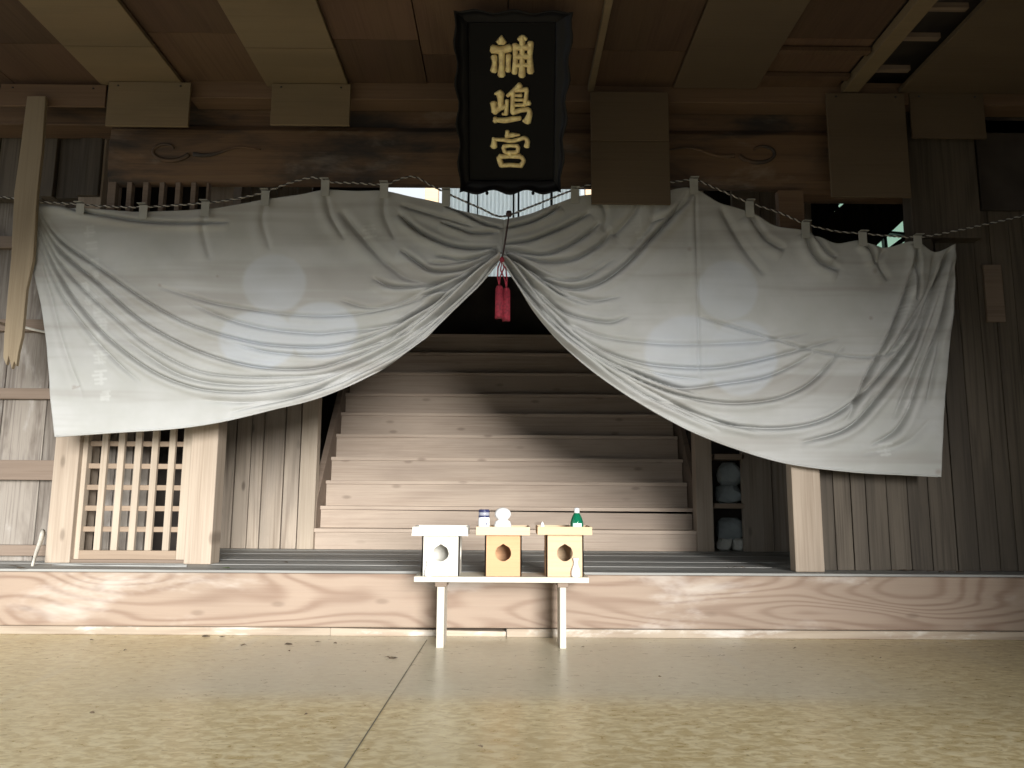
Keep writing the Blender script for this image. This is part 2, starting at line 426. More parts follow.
# boards above, between the wall and the carved beam
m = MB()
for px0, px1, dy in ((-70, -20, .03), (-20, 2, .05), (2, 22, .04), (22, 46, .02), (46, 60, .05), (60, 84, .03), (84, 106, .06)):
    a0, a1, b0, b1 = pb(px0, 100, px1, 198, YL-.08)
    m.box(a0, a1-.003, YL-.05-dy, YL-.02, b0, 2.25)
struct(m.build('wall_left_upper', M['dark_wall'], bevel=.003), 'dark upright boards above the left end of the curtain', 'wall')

# ------------------------------------------------------------ right dark wall
YR = 3.13
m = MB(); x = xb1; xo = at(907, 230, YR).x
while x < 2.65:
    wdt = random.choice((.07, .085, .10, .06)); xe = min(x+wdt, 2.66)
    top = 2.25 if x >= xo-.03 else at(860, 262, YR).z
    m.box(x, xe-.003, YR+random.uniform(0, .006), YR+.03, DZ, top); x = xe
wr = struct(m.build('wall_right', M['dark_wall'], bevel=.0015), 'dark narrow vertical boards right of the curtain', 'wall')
a0, a1, b0, b1 = pb(906, 138, 974, 240, YR-.04)
m = MB(); m.box(a0, a1, YR-.07, YR-.002, b0, 2.2); m.build('board', M['dark_wall'], wr, .003)
a0, a1, b0, b1 = pb(985, 265, 1003, 322, YR-.01)
m = MB(); m.box(a0, a1, YR-.015, YR-.001, b0, b1); m.build('patch_board', M['rail'], wr, .002)
a0, a1, b0, b1 = pb(978, 120, 1040, 210, YR-.02)
m = MB(); m.box(a0, a1, YR-.02, YR-.001, b0, b1); m.build('panel', M['dark_in'], wr, .003)

# ------------------------------------------------------------ beams above
a0, a1, b0, b1 = pb(300, 86.5, 700, 100.5, 3.0)
m = MB(); m.box(at(189, 93, 3.0).x, 2.65, 3.0, 3.10, b0, 2.25)
struct(m.build('beam_ledger', M['beam_plain'], bevel=.003), 'narrow brown ledger beam where ceiling meets the carved beam', 'beam')
zc0 = b0
a0, a1, b0, b1 = pb(300, 100, 700, 128, 3.10)
m = MB(); m.box(-2.75, 2.65, 3.11, 3.24, b0, 2.25)
struct(m.build('beam_upper', M['beam'], bevel=.004), 'dark smoked beam between the ledger and the carved beam', 'beam')
# carved rainbow beam, rounded front
zt_ = b0-.002; zb_ = at(512, 185, 3.09).z
def rbeam(x0, x1, name, label):
    prof = [(3.13, zt_), (3.095, zt_-.005), (3.078, zt_-.03), (3.07, (zt_+zb_)/2), (3.078, zb_+.03), (3.095, zb_+.006), (3.105, zb_), (3.13, zb_), (3.13, zt_)]
    m = MB(); n = 40
    vv = []; ff = []; k = len(prof)
    for i in range(n+1):
        x = x0+(x1-x0)*i/n
        for (y, z) in prof:
            u = abs(2*i/n-1); dz = -.012*(u**4) if z < (zt_+zb_)/2 else 0
            vv.append((x, y, z+dz))
    for i in range(n):
        for j in range(k): ff.append((i*k+j, i*k+(j+1) % k, (i+1)*k+(j+1) % k, (i+1)*k+j))
    ff.append(tuple(reversed(range(k)))); ff.append(tuple(range(n*k, n*k+k)))
    ff = [tuple(reversed(f)) for f in ff]
    m.add(vv, ff); o = m.build(name, M['beam']); struct(o, label, 'beam'); return o
bx0 = at(108, 157, 3.07).x; bx1 = at(905, 157, 3.07).x
rb = rbeam(bx0, bx1, 'beam_carved', 'thick smoke-stained beam with carved scrolls at its ends')
def spiral(cx, cz, s, flip):
    pts = []; rads = []
    for i in range(46):
        t_ = i/45; a = t_*3.6*math.pi/2+.3; r_ = .018+.052*t_
        pts.append((cx+flip*r_*math.cos(a)*1.35*s, 3.069, cz+r_*math.sin(a)*.8*s)); rads.append(.004+.006*t_)
    m = MB(); m.tube(pts, rads, 6)
    # trailing leaf tail
    tail = [(pts[-1][0]+flip*s*(.02+.035*k), 3.068, pts[-1][2]-.012*math.sin(k*.9)+.004*k) for k in range(0, 9)]
    m.tube(tail, [.010-.0009*k for k in range(9)], 6)
    m.build('scroll_carving', M['beam'], rb, smooth=True)
c = at(168, 150, 3.07); spiral(c.x, c.z, 1.0, 1)
c = at(760, 152, 3.07); spiral(c.x, c.z, 1.0, -1)

# vent of short upright bars, upper left
YV = 3.10; zv0 = at(160, 216, YV).z; zv1 = zb_-.001
vent = empty('window_vent', (at(160, 216, YV).x, YV, zv0)); struct(vent, 'row of short upright vent bars above the left of the curtain', 'vent')
edges = [at(108, 200, YV).x] + [at(p, 200, YV).x for p in (116, 127, 132, 143, 148.5, 159.5, 164.5, 175.5, 180.5, 191, 196, 206.5)] + [at(209, 200, YV).x]
for i in range(0, len(edges), 2):
    m = MB(); m.box(edges[i], edges[i+1], YV-.01, YV+.02, zv0, zv1); m.build('vent_bar', M['rail'], vent, .002)
# head rail behind the curtain top
zh = at(500, 262, 3.26).z
# upper right bay frame
a0, a1, b0, b1 = pb(803, 187, 906, 197, 3.12)
m = MB(); m.box(xb1, 1.98, 3.10, 3.2, b0, zt_)
struct(m.build('beam_right_bay', M['beam'], bevel=.003), 'dark beam over the small opening at upper right', 'beam')
m = MB(); m.box(at(905, 225, 3.12).x, at(926, 225, 3.12).x, 3.08, 3.12, at(915, 262, 3.12).z, 2.25)
struct(m.build('post', M['dark_wall'], bevel=.004), 'dark post at the right of the upper right opening', 'post')

# ------------------------------------------------------------ interior behind: plank wall, stairs, back wall
YW = 4.2
m = MB()
for px0, px1 in ((196, 231.5), (232, 247), (247.5, 259.5), (260, 281), (281.5, 297)):
    m.box(at(px0, 520, YW).x, at(px1, 520, YW).x-.003, YW+random.uniform(0, .006), YW+.03, DZ, 2.4)
struct(m.build('wall_plank_left', M['plank_wall'], bevel=.002), 'knotty vertical plank wall left of the stairs', 'wall')
m = MB(); m.box(at(297.5, 520, YW-.02).x, at(314, 520, YW-.02).x, YW-.02, YW+.05, DZ, 2.2)
struct(m.build('trim_stair_left', M['lattice'], bevel=.003), 'pale corner board at the left edge of the stairs', 'trim')
# staircase
ys = [(552.5, 529.5), ]
edge = [529.5, 507, 481.5, 458, 435, 413.5, 394, 373, 353, 334.5]
SX0 = at(314.5, 545, YW).x; SX1 = at(698, 545, YW).x
st = empty('staircase', ((SX0+SX1)/2, YW, DZ)); struct(st, 'wide steep wooden stairs climbing into darkness behind the parted curtain', 'stairs')
T = .108; pz = DZ
for i, e_ in enumerate(edge):
    Y = YW+T*i; z = at(512, e_, Y-.008).z
    m = MB(); th = .020
    zr = z-th
    gap = .012 if i == 1 else 0
    m.hexa([(SX0, Y, pz-.004), (SX1, Y, pz-.004), (SX1, Y, zr-gap), (SX0, Y, zr), (SX0, Y+.022, pz-.004), (SX1, Y+.022, pz-.004), (SX1, Y+.022, zr-gap), (SX0, Y+.022, zr)])
    m.box(SX0-.004, SX1+.004*(1 if i % 2 else 0), Y-.010, Y+T+.025, z-th, z)
    m.build('step', M['stair'], st, .002)
    pz = z
ztop = pz
# stringers
for sx, s_ in ((SX0, -1), (SX1, 1)):
    x0, x1 = (sx-.035, sx-.001) if s_ < 0 else (sx+.006, sx+.035)
    m = MB(); m.xprism([(YW, DZ), (YW+.1, DZ), (YW+T*10.2, ztop-.25), (YW+T*10.2, ztop+.20), (YW+.02, DZ+.26)], x0, x1)
    m.build('stringer', M['rail'], st, .002)
m = MB(); m.box(-1.6, 1.6, YW+T*10+.03, 5.9, ztop-.04, ztop-.002)
struct(m.build('floor_upper_landing', M['deck']), 'dark landing at the top of the stairs', 'floor')
# right side of the stairs
m = MB(); m.box(at(697.5, 545, YW-.02).x, at(714.5, 545, YW-.02).x, YW-.02, YW+.06, DZ, 2.4)
struct(m.build('post', M['post'], bevel=.003), 'slim post at the right edge of the stairs', 'post')
m = MB()
for px0, px1 in ((744.5, 774.5), (775, 830)):
    m.box(at(px0, 540, YW).x, at(px1, 540, YW).x-.003, YW+(.0 if px0 < 760 else .012), YW+.035, DZ, 2.4)
m.box(at(830, 540, YW).x, 2.6, YW+.01, YW+.03, DZ, at(850, 262, YW).z)
struct(m.build('wall_plank_right', M['plank_wall'], bevel=.002), 'vertical plank wall right of the stone-filled recess', 'wall')
sh = empty('shelf_frame', (at(729, 556, YW).x, YW, DZ)); struct(sh, 'narrow open recess with cross boards right of the stairs', 'recess')
for py0, py1 in ((503.5, 508.5), (454, 459.5), (400, 406)):
    a0, a1, b0, b1 = pb(714.5, py0, 745, py1, YW)
    m = MB(); m.box(a0, a1, YW, YW+.16, b0, b1); m.build('cross_board', M['lattice_x'], sh, .002)
m = MB(); a0, a1, b0, b1 = pb(700, 455, 760, 555, YW+.28); m.box(a0-.05, a1+.15, YW+.30, YW+.32, DZ, 2.4); m.build('back_panel', M['dark_in'], sh)
def stone(px0, py0, px1, py1, zbase, mat, label, seed, group=None):
    Y = YW+.10
    a0, a1, b0, b1 = pb(px0, py0, px1, py1, Y)
    import bmesh
    bm = bmesh.new(); bmesh.ops.create_icosphere(bm, subdivisions=2, radius=1)
    rnd = Vector((seed*3.1, seed*1.7, seed))
    for v in bm.verts:
        p = v.co.copy(); n_ = noise.noise(p*1.3+rnd)*.4+noise.noise(p*2.5+rnd)*.3
        q = p*(1+n_)
        q = Vector([max(-.78, min(.82, c_)) for c_ in q])
        v.co = Vector((q.x*(a1-a0)/1.8, q.y*.05, q.z*(b1-b0)/1.72))
    mn = min(v.co.z for v in bm.verts)
    me = bpy.data.meshes.new('stone'); bm.to_mesh(me); bm.free(); me.materials.append(M[mat])
    o = bpy.data.objects.new('stone', me); COL.objects.link(o); o.location = ((a0+a1)/2, Y, zbase-mn)
    tag(o, label, 'stone', 'rough stones in the recess'); return o
z503 = at(729, 503.5, YW).z
sd = [(715, 541, 732, 556, DZ, 'stone_pale', 'pale grey rough stone at the recess bottom, nearest the stair post', 1),
      (731, 541.5, 745, 555, DZ, 'stone_pale', 'pale rough stone at the recess bottom, on the right', 2),
      (715, 515, 744, 538.5, at(729, 539.5, YW+.1).z, 'stone', 'blue-grey rough stone just below the middle cross board', 3),
      (714, 484, 743, 504, z503, 'stone', 'low grey stone resting on the middle cross board', 4),
      (715, 461, 741, 486, at(729, 486, YW+.1).z, 'stone', 'dark grey block stone, topmost in the recess', 5)]
for a_ in sd: stone(*a_)

# back wall with bright translucent window; opening framed
YB = 5.6
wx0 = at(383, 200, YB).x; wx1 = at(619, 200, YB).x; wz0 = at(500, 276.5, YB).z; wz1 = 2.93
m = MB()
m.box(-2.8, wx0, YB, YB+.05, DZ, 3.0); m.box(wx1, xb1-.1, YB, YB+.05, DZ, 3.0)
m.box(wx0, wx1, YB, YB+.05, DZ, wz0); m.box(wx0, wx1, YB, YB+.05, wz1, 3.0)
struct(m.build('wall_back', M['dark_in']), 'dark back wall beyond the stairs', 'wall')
win = empty('window_1', ((wx0+wx1)/2, YB, wz0)); struct(win, 'bright corrugated translucent sheet seen under the black plaque', 'window')
m = MB(); n = 240; vv = []
for i in range(n+1):
    x = at(444, 200, YB).x+(at(581, 200, YB).x-at(444, 200, YB).x)*i/n; y = YB+.03+.008*math.sin(i*.9)
    vv += [(x, y, wz0), (x, y, wz1)]
m.add(vv, [(2*i, 2*i+2, 2*i+3, 2*i+1) for i in range(n)]); m.build('sheet', M['sheet'], win, smooth=True)
for px, wd in ((468.5, .016), (477.5, .008), (513.5, .014), (518.5, .014), (543, .007), (551.5, .018)):
    x = at(px, 203, YB-.05).x; m = MB(); m.box(x-wd/2, x+wd/2, YB-.06, YB-.04, wz0, wz1); m.build('mullion', M['grey_metal'], win)
for px, lb in ((431.5, 'left'), (592, 'right')):
    x = at(px, 195, 6.8).x; m = MB(); m.box(x-.06, x+.06, 6.8, 6.92, -.62, 3.6)
    struct(m.build('outer_post', M['san_tan'], bevel=.004), 'tan outdoor post just '+lb+' of the bright translucent sheet', 'post')
# upper right outer opening
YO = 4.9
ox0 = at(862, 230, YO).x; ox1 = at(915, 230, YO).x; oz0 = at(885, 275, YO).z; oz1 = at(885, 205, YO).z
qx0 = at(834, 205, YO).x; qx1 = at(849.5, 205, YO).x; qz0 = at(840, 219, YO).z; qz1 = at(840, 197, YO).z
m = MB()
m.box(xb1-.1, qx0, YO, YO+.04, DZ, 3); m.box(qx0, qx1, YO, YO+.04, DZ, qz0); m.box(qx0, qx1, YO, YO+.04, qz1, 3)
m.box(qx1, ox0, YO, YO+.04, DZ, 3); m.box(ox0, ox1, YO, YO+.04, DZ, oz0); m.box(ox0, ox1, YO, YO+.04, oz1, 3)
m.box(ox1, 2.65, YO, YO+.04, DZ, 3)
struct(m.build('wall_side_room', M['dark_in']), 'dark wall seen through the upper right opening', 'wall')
w2 = empty('window_2', ((ox0+ox1)/2, YO, oz0)); struct(w2, 'small bright opening crossed by diagonal braces at upper right', 'window')
m = MB(); m.box(ox0, ox1, YO+.045, YO+.05, oz0, oz1); m.build('pane', M['sheet_green'], w2)
m = MB(); m.box(qx0, qx1, YO+.045, YO+.05, qz0, qz1); m.build('pane', M['sheet_green'], w2)
def bar(p0, p1, Y, wd, name, mat, par):
    a_ = at(*p0, Y); b_ = at(*p1, Y); t_ = (b_-a_).normalized(); n_ = Vector((-t_.z, 0, t_.x))*wd/2
    m = MB(); m.prism([((a_-n_).x, (a_-n_).z), ((b_-n_).x, (b_-n_).z), ((b_+n_).x, (b_+n_).z), ((a_+n_).x, (a_+n_).z)], Y, Y+.04)
    return m.build(name, M[mat], par)
bar((828, 254), (905, 183), YO-.12, .34, 'brace', 'dark_wall', w2)
bar((885, 232), (888, 262), YO-.05, .018, 'brace', 'grey_metal', w2)
bar((880, 231), (912, 234), YO-.05, .014, 'brace', 'grey_metal', w2)
bar((884, 254), (912, 233), YO-.05, .028, 'brace', 'grey_metal', w2)
bar((812, 232), (842, 195), YO-.14, .05, 'brace', 'grey_metal', w2)
bar((826, 196), (862, 232), YO-.06, .02, 'brace', 'grey_metal', w2)
# shell around the rooms behind and porch
m = MB(); m.box(-2.85, -2.8, 3.3, 5.65, -.62, 3.0); struct(m.build('wall_far_left', M['dark_in']), 'outer left wall', 'wall')
m = MB(); m.box(2.65, 2.70, -2.5, 4.94, -.62, 3.0); struct(m.build('wall_far_right', M['dark_wall']), 'outer right wall of the porch, extended forward unseen to shade the right side', 'wall')  # front length is out of view, added to block sun from the right
m = MB(); m.box(xb1-.1, xb1-.06, YO+.04, YB, DZ, 3.0); struct(m.build('wall_inner_right', M['dark_in']), 'inner wall right of the stairs landing', 'wall')
m = MB(); m.box(-2.85, xb1-.06, 4.95, 5.65, 3.0, 3.05); m.box(-2.85, 2.70, 3.3, 4.95, 3.0, 3.05); struct(m.build('ceiling_inner', M['dark_in']), 'dark inner ceiling over the stairs', 'ceiling')
m = MB(); m.box(-2.85, 2.65, 3.30, 3.33, 2.255, 3.0); struct(m.build('wall_front_upper', M['dark_in']), 'hidden wall above the ceiling', 'wall')

# ------------------------------------------------------------ ceiling
ZC = at(512, 85.5, 3.0).z
CY0 = 0.05
cb = [(-60, 20), (20, 110), (110, 188), (188, 272), (272, 350), (350, 428), (428, 508), (508, 588), (592, 672), (672, 753), (753, 838), (905, 985), (985, 1080)]
def cx(px): return at_z(px, 88, ZC).x
m = MB()
xs_ = [cx(a_) for a_, b_ in cb]
for i, (a_, b_) in enumerate(cb):
    x0, x1 = cx(a_)+.002, cx(b_)-.002
    if i == 0: x0 = -2.85
    if i == len(cb)-1: x1 = 2.70
    dz = random.uniform(0, .008)
    cuts = [3.04, 2.70+random.uniform(-.1, .1), 1.75, .75, CY0]
    for a2, b2 in zip(cuts[:-1], cuts[1:]): m.box(x0, x1, b2+.002, a2, ZC+dz, ZC+dz+.02)
ce = struct(m.build('ceiling', M['ceil'], bevel=.0015), 'low ceiling of brown boards running towards the viewer', 'ceiling')
m = MB(); m.box(-2.9, 2.75, CY0, 3.3, ZC+.10, ZC+.13); m.build('roof_deck', M['dark_in'], ce)
for px0, px1 in ((110, 188), (272, 350)):
    for a2, b2 in ((3.0, 2.72), (2.718, 1.6)):
        m = MB(); m.box(cx(px0)-.006, cx(px1)+.004, b2, a2-.002, ZC-.018, ZC-.001); m.build('tan_panel', M['ply'], ce, .002)
m = MB(); m.box(cx(588)-.004, cx(593), 1.4, 2.99, ZC-.03, ZC); m.build('batten', M['ply'], ce, .002)
m = MB(); m.box(cx(840), cx(856), 1.4, 2.99, ZC-.03, ZC+.01); m.build('batten', M['ply'], ce, .002)
m = MB(); m.box(cx(898), cx(1024), 1.4, 2.99, ZC-.022, ZC-.001); m.build('panel', M['ply_dark'], ce, .002)
m = MB(); m.box(cx(672), cx(755), 1.4, 2.985, ZC-.014, ZC-.001); m.build('panel', M['ply_dark'], ce, .002)
for y_ in (2.9, 2.68, 2.5):
    m = MB(); m.box(cx(853), cx(900), y_, y_+.025, ZC+.03, ZC+.05); m.build('cross_lath', M['rail'], ce)
for y_ in (2.88, 2.70):
    m = MB(); m.box(cx(755), cx(838), y_, y_+.03, ZC-.016, ZC+.0); m.build('cross_lath', M['ceil'], ce)

m = MB(); m.box(-2.85, 2.70, -.06, .08, 1.50, ZC+.1)  # unseen beam added to keep sun off the upper curtain and beams
struct(m.build('beam_sun_block', M['beam_plain'], bevel=.006), 'added unseen beam behind the viewer, blocking high sunlight', 'beam')

# ------------------------------------------------------------ plywood sheets hanging from the beam
def sheet(px0, py0, px1, py1, Y, mat, label, seam=None):
    a0, a1, b0, b1 = pb(px0, py0, px1, py1, Y)
    b1 = min(b1, ZC-.02)
    o_ = empty('plywood_sheet', ((a0+a1)/2, Y, b0)); tag(o_, label, 'board', 'plywood sheets nailed to the beam')
    if seam:
        zs = at((px0+px1)/2, seam, Y).z
        m = MB(); m.box(a0, a1, Y, Y+.012, b0, zs-.0015); m.build('lower_panel', M[mat], o_, .002)
        m = MB(); m.box(a0, a1, Y-.003, Y+.010, zs+.0005, b1); m.build('upper_panel', M[mat], o_, .002)
    else:
        m = MB(); m.box(a0, a1, Y, Y+.012, b0, b1); m.build('panel', M[mat], o_, .002)
        for sx_ in (.12, .88):
            m = MB(); m.lathe([(.004, 0), (.004, .004)], ((a0+(a1-a0)*sx_), Y-.002, b1-.02), 10); m.build('nail', M['grey_metal'], o_)
    return o_
sheet(107, 77, 189.5, 126, 2.965, 'ply', 'tan plywood piece nailed up, leftmost of the hanging sheets')
sheet(271, 82, 350, 125, 2.965, 'ply', 'tan plywood piece nailed up, second of the hanging sheets from the left')
sheet(591, 92, 669.5, 204, 2.94, 'ply_dark', 'tall brown plywood sheet right of the black plaque, overlapping the curtain', 141)
sheet(829, 93, 908, 197, 2.965, 'ply_dark', 'tall brown plywood sheet above the small bright opening at right')
sheet(911, 93, 985, 138, 2.99, 'ply_dark', 'short dark plywood piece, rightmost of the hanging sheets')
sheet(0, 74, 106, 106, 2.99, 'beam_plain', 'dark brown board across the top left corner')

# ------------------------------------------------------------ broken board, sticks
def slab(poly, Y, th, name, mat, label, cat):
    pts = [at(x, y, Y) for x, y in poly]
    m = MB(); m.prism([(p.x, p.z) for p in pts][::-1], Y, Y+th)
    lo = min(pts, key=lambda p: p.z)
    o = m.build(name, M[mat], None, .002, loc=(lo.x, Y, lo.z)); tag(o, label, cat); return o
slab([(27, 96), (45.5, 96), (42, 150), (37, 193), (34, 245), (33, 260), (26, 290), (22, 335), (18, 352), (16, 366), (14, 361), (11.5, 369), (8.5, 356), (6, 365), (3, 357), (4, 335), (8, 290), (11, 259), (14, 193), (20, 150)], 2.955, .018,
     'broken_board', 'broken', 'long splintered tan board hanging at the left edge beside the curtain', 'board')
def stickobj(p0, p1, Y0, Y1, r0, r1, label, mat='stick', name='stick', flat=.5):
    a_ = at(*p0, Y0); b_ = at(*p1, Y1); pts = []; rr = []
    for i in range(9):
        t_ = i/8; p = a_.lerp(b_, t_); p += Vector((noise.noise(p*9), 0, noise.noise(p*7+Vector((3, 0, 0)))))*.006
        pts.append(p-a_); rr.append(r0+(r1-r0)*t_)
    m = MB(); m.tube(pts, rr, 7, flat=flat)
    o = m.build(name, M[mat], smooth=True); o.location = a_; tag(o, label, 'stick'); return o
o = stickobj((32, 566), (43, 533), 3.10, 3.26, .010, .020, 'pale splintered stick leaning on the left wall by the lattice door', name='leaning_stick')
stickobj((22, 327), (50, 333), 3.28, 3.28, .006, .005, 'thin pale stick lying on the upper rail of the left wall')
stickobj((-5, 322), (14, 328), 3.28, 3.28, .004, .006, 'short dark twig on the left wall rail', mat='leaf', name='twig')
a_ = at(45, 560, YD-.06)
stickobj((52, 565.5), (186, 567), 3.16, 3.12, .006, .008, 'long grey batten lying at the foot of the lattice door', mat='deck', name='batten')

# ------------------------------------------------------------ curtain
YC = 3.0
def catmull(pts, n):
    P = np.array(pts, float); seg = np.r_[0, np.cumsum(np.linalg.norm(np.diff(P, axis=0), axis=1))]
    P2 = np.vstack([2*P[0]-P[1], P, 2*P[-1]-P[-2]])
    s = np.linspace(0, seg[-1], n); out = []
    for v in s:
        i = min(max(np.searchsorted(seg, v, side='right')-1, 0), len(P)-2)
        t = (v-seg[i])/(seg[i+1]-seg[i]); a, b, c, d = P2[i:i+4]
        out.append(.5*((2*b)+(-a+c)*t+(2*a-5*b+4*c-d)*t*t+(-a+3*b-3*c+d)*t**3))
    return np.array(out)
def coons(top, bot, left, right, nu, nv):
    T_, B_, L_, R_ = catmull(top, nu), catmull(bot, nu), catmull(left, nv), catmull(right, nv)
    u = np.linspace(0, 1, nu)[None, :, None]; v = np.linspace(0, 1, nv)[:, None, None]
    G = (1-v)*T_[None]+v*B_[None]+(1-u)*L_[:, None]+u*R_[:, None]
    G -= (1-u)*(1-v)*T_[0]+u*(1-v)*T_[-1]+(1-u)*v*B_[0]+u*v*B_[-1]
    return G
topL = [(38, 203), (80, 208), (120, 211), (143, 212), (205, 209), (240, 204), (265, 199.5), (300, 194.5), (325, 190), (355, 191), (384, 191), (412, 197), (440, 203), (470, 213), (504, 220)]
botL = [(55, 437), (110, 433), (170, 429), (220, 422), (270, 411), (320, 398), (370, 377), (410, 352), (440, 326), (465, 302), (485, 282), (500, 263)]
outL = [(38, 203), (34, 230), (33, 262), (42, 305), (48, 350), (51, 400), (55, 437)]
inn = [(504, 220), (503.5, 235), (502, 250), (500, 263)]
topR = [(504, 220), (530, 214), (556, 204), (580, 196), (610, 194), (650, 194), (690, 188), (720, 203), (750, 212), (775, 226), (805, 231), (835, 243), (860, 240), (885, 247), (915, 241), (935, 252), (955, 244)]
botR = [(500, 263), (512, 280), (530, 308), (548, 330), (570, 352), (600, 377), (640, 404), (690, 431), (740, 450), (790, 464), (850, 472), (900, 475), (940, 477)]
outR = [(955, 244), (952, 300), (947, 360), (942, 420), (940, 477)]
# fold lines: (points, depth mm, width px, taper_start, taper_end)
FL = [
 ([(37,208),(60,240),(100,268.6),(136,294),(165,312),(192,325),(231,337),(271,344.6),(330,346.4),(375,335),(420,312),(465,281),(499,253)], 8.5, 2.2),
 ([(36,212),(60,250),(99,284),(139,319),(179,342.5),(218,358),(258,367),(297,369),(330,365),(385,345),(430,315),(470,282),(499,257)], 10.5, 2.3),
 ([(36,225),(60,276),(86,313),(113,342),(152,371),(192,387),(231,392),(271,390),(330,377),(400,345),(450,306),(499,260)], 10.5, 2.3),
 ([(36,216),(60,262),(86,292),(113,316),(147,345),(192,369),(231,376),(279,377),(330,373),(390,348),(440,312),(499,259)], 7, 2.0),
 ([(36,236),(60,290),(86,327),(113,358),(139,382)], 6, 2.4),
 ([(38,250),(52,300),(66,350),(84,400)], 4, 4),
 ([(38,204),(60,205),(86,212),(139,221),(179,223),(229,221.6)], 9, 2.4),
 ([(160,287),(208,301.6),(245,308),(284,313.5),(330,316),(380,311),(430,296),(470,275),(499,251)], 6, 2.6),
 ([(185,300),(223,317),(260,327),(297,332),(330,333),(400,322),(450,292),(499,253)], 7, 3),
 ([(230,342),(271,352),(330,355),(380,341),(430,312),(499,255)], 7, 2.2),
 ([(230,412),(300,396),(350,374),(400,349),(450,312),(480,283),(500,261)], 8, 2.2),
 ([(300,397),(350,380),(400,355),(440,328),(475,293),(500,262)], 9, 2.0),
 ([(200,400),(260,402),(320,389),(370,366),(420,334),(500,261)], 6, 3),
 ([(345,388),(400,361),(440,334),(470,302)], 7, 1.8),
 ([(399,214),(413,227),(429,237),(452,246),(474,248.5),(499,248)], 13, 3),
 ([(401,250),(415,261),(431,271),(452,272),(474,266),(499,250)], 13, 3),
 ([(440,222),(460,229),(474,233),(499,232)], 9, 2.6),
 ([(445,206),(457,210),(474,219),(488,225),(503,228)], 10, 2.2),
 ([(372,278),(394,287),(427,286),(450,280),(474,270),(498,250)], 12, 3),
 ([(435,256),(460,260),(481,257),(498,250)], 8, 2.4),
 ([(420,297),(450,289),(474,272),(499,252)], 11, 2.4),
 ([(400,322),(430,305),(460,284),(499,255)], 11, 2.2),
 ([(380,345),(420,318),(457,290),(500,257)], 9, 2.0),
 ([(340,210),(360,235),(385,262),(410,280),(440,284)], 8, 5),
 ([(340,300),(370,308),(400,302),(440,285)], 6, 3),
 ([(400,205),(430,214),(470,226)], 6, 3),
 ([(325,192),(330,215),(345,240)], 5, 3.5),
 ([(265,201),(262,222),(270,250)], 3, 4), ([(205,210),(203,232),(210,260)], 3, 4), ([(384,193),(384,215),(395,240)], 4, 4),
]
FR = [
 ([(505,228),(530,222),(549,213),(560,205)], 10, 2.4),
 ([(505,244),(530,240),(549,233),(567,225),(590,212)], 11, 2.8),
 ([(504,249),(525,252),(544,254),(567,246),(586,234),(600,222)], 12, 3),
 ([(504,251),(539,261),(572,259),(599,244),(612,231)], 13, 3.2),
 ([(504,254),(520,264),(539,277),(572,288),(599,282),(625,264),(652,237),(672,216),(688,192)], 17, 3.4),
 ([(504,256),(520,270),(539,290),(566,312),(606,322),(629,316)], 10, 2.8),
 ([(504,258),(526,281),(552,313),(579,336),(606,352),(645,364),(700,368),(740,364),(790,352),(840,338)], 10, 2.8),
 ([(560,318),(600,336),(650,343),(700,344),(760,341),(810,332)], 6, 3),
 ([(503,259),(530,292),(560,326),(600,356),(640,375),(680,388),(720,384),(764,377),(797,363),(820,348)], 10, 2.6),
 ([(503,260),(530,296),(565,334),(610,366),(660,390),(713,402),(764,401),(797,391),(821,374),(845,345)], 12, 2.6),
 ([(640,395),(680,408),(713,421),(764,428),(807,424.7),(841,411),(875,381),(912,334),(935,284),(948,252)], 14, 2.8),
 ([(800,443),(848,428),(881,394),(912,348),(929,307),(942,267),(951,248)], 16, 3),
 ([(846,420),(855,404),(868,374),(888,337),(908,290),(918,252)], 14, 3),
 ([(870,446),(900,425),(922,368),(942,317),(952,262)], 12, 3.4),
 ([(893,420),(912,372),(930,322),(946,268)], 8, 4),
 ([(925,405),(936,355),(947,300)], 7, 4),
 ([(860,455),(905,443),(930,420)], 5, 5),
 ([(502,262),(525,294),(555,327),(600,362),(650,392),(700,414),(760,433)], 9, 2.0),
 ([(501,263),(520,290),(548,323),(580,351),(630,387),(680,413),(720,430)], 9, 1.8),
 ([(504,256),(522,274),(548,306),(575,330)], 10, 2.4),
 ([(506,255),(530,268),(560,290),(590,300),(620,296)], 8, 2.8),
 ([(620,366),(660,383),(700,395)], 6, 3),
 ([(695,192),(696,240),(698,327),(700,385)], 3, 2.2),
 ([(693,190),(684,205),(668,216),(650,222)], 6, 3),
 ([(696,316),(753,333),(819,351),(870,357),(900,350)], 6, 2.2),
 ([(750,214),(757,226),(768,240),(785,250)], 10, 4),
 ([(806,233),(812,250),(822,262),(840,270)], 12, 4),
 ([(812,232),(826,250),(836,258)], 8, 3),
 ([(862,240),(872,250),(876,264)], 11, 3),
 ([(885,248),(880,262),(890,280)], 6, 4),
 ([(917,244),(918,270),(917,300)], 12, 2.6),
 ([(935,253),(928,290),(905,330),(880,362)], 9, 3.4),
 ([(720,207),(730,225),(745,250),(765,275)], 6, 5),
 ([(600,200),(606,215),(602,232)], 4, 4), ([(640,198),(632,215),(612,236)], 7, 4), ([(655,198),(650,225),(630,250)], 5, 5),
]
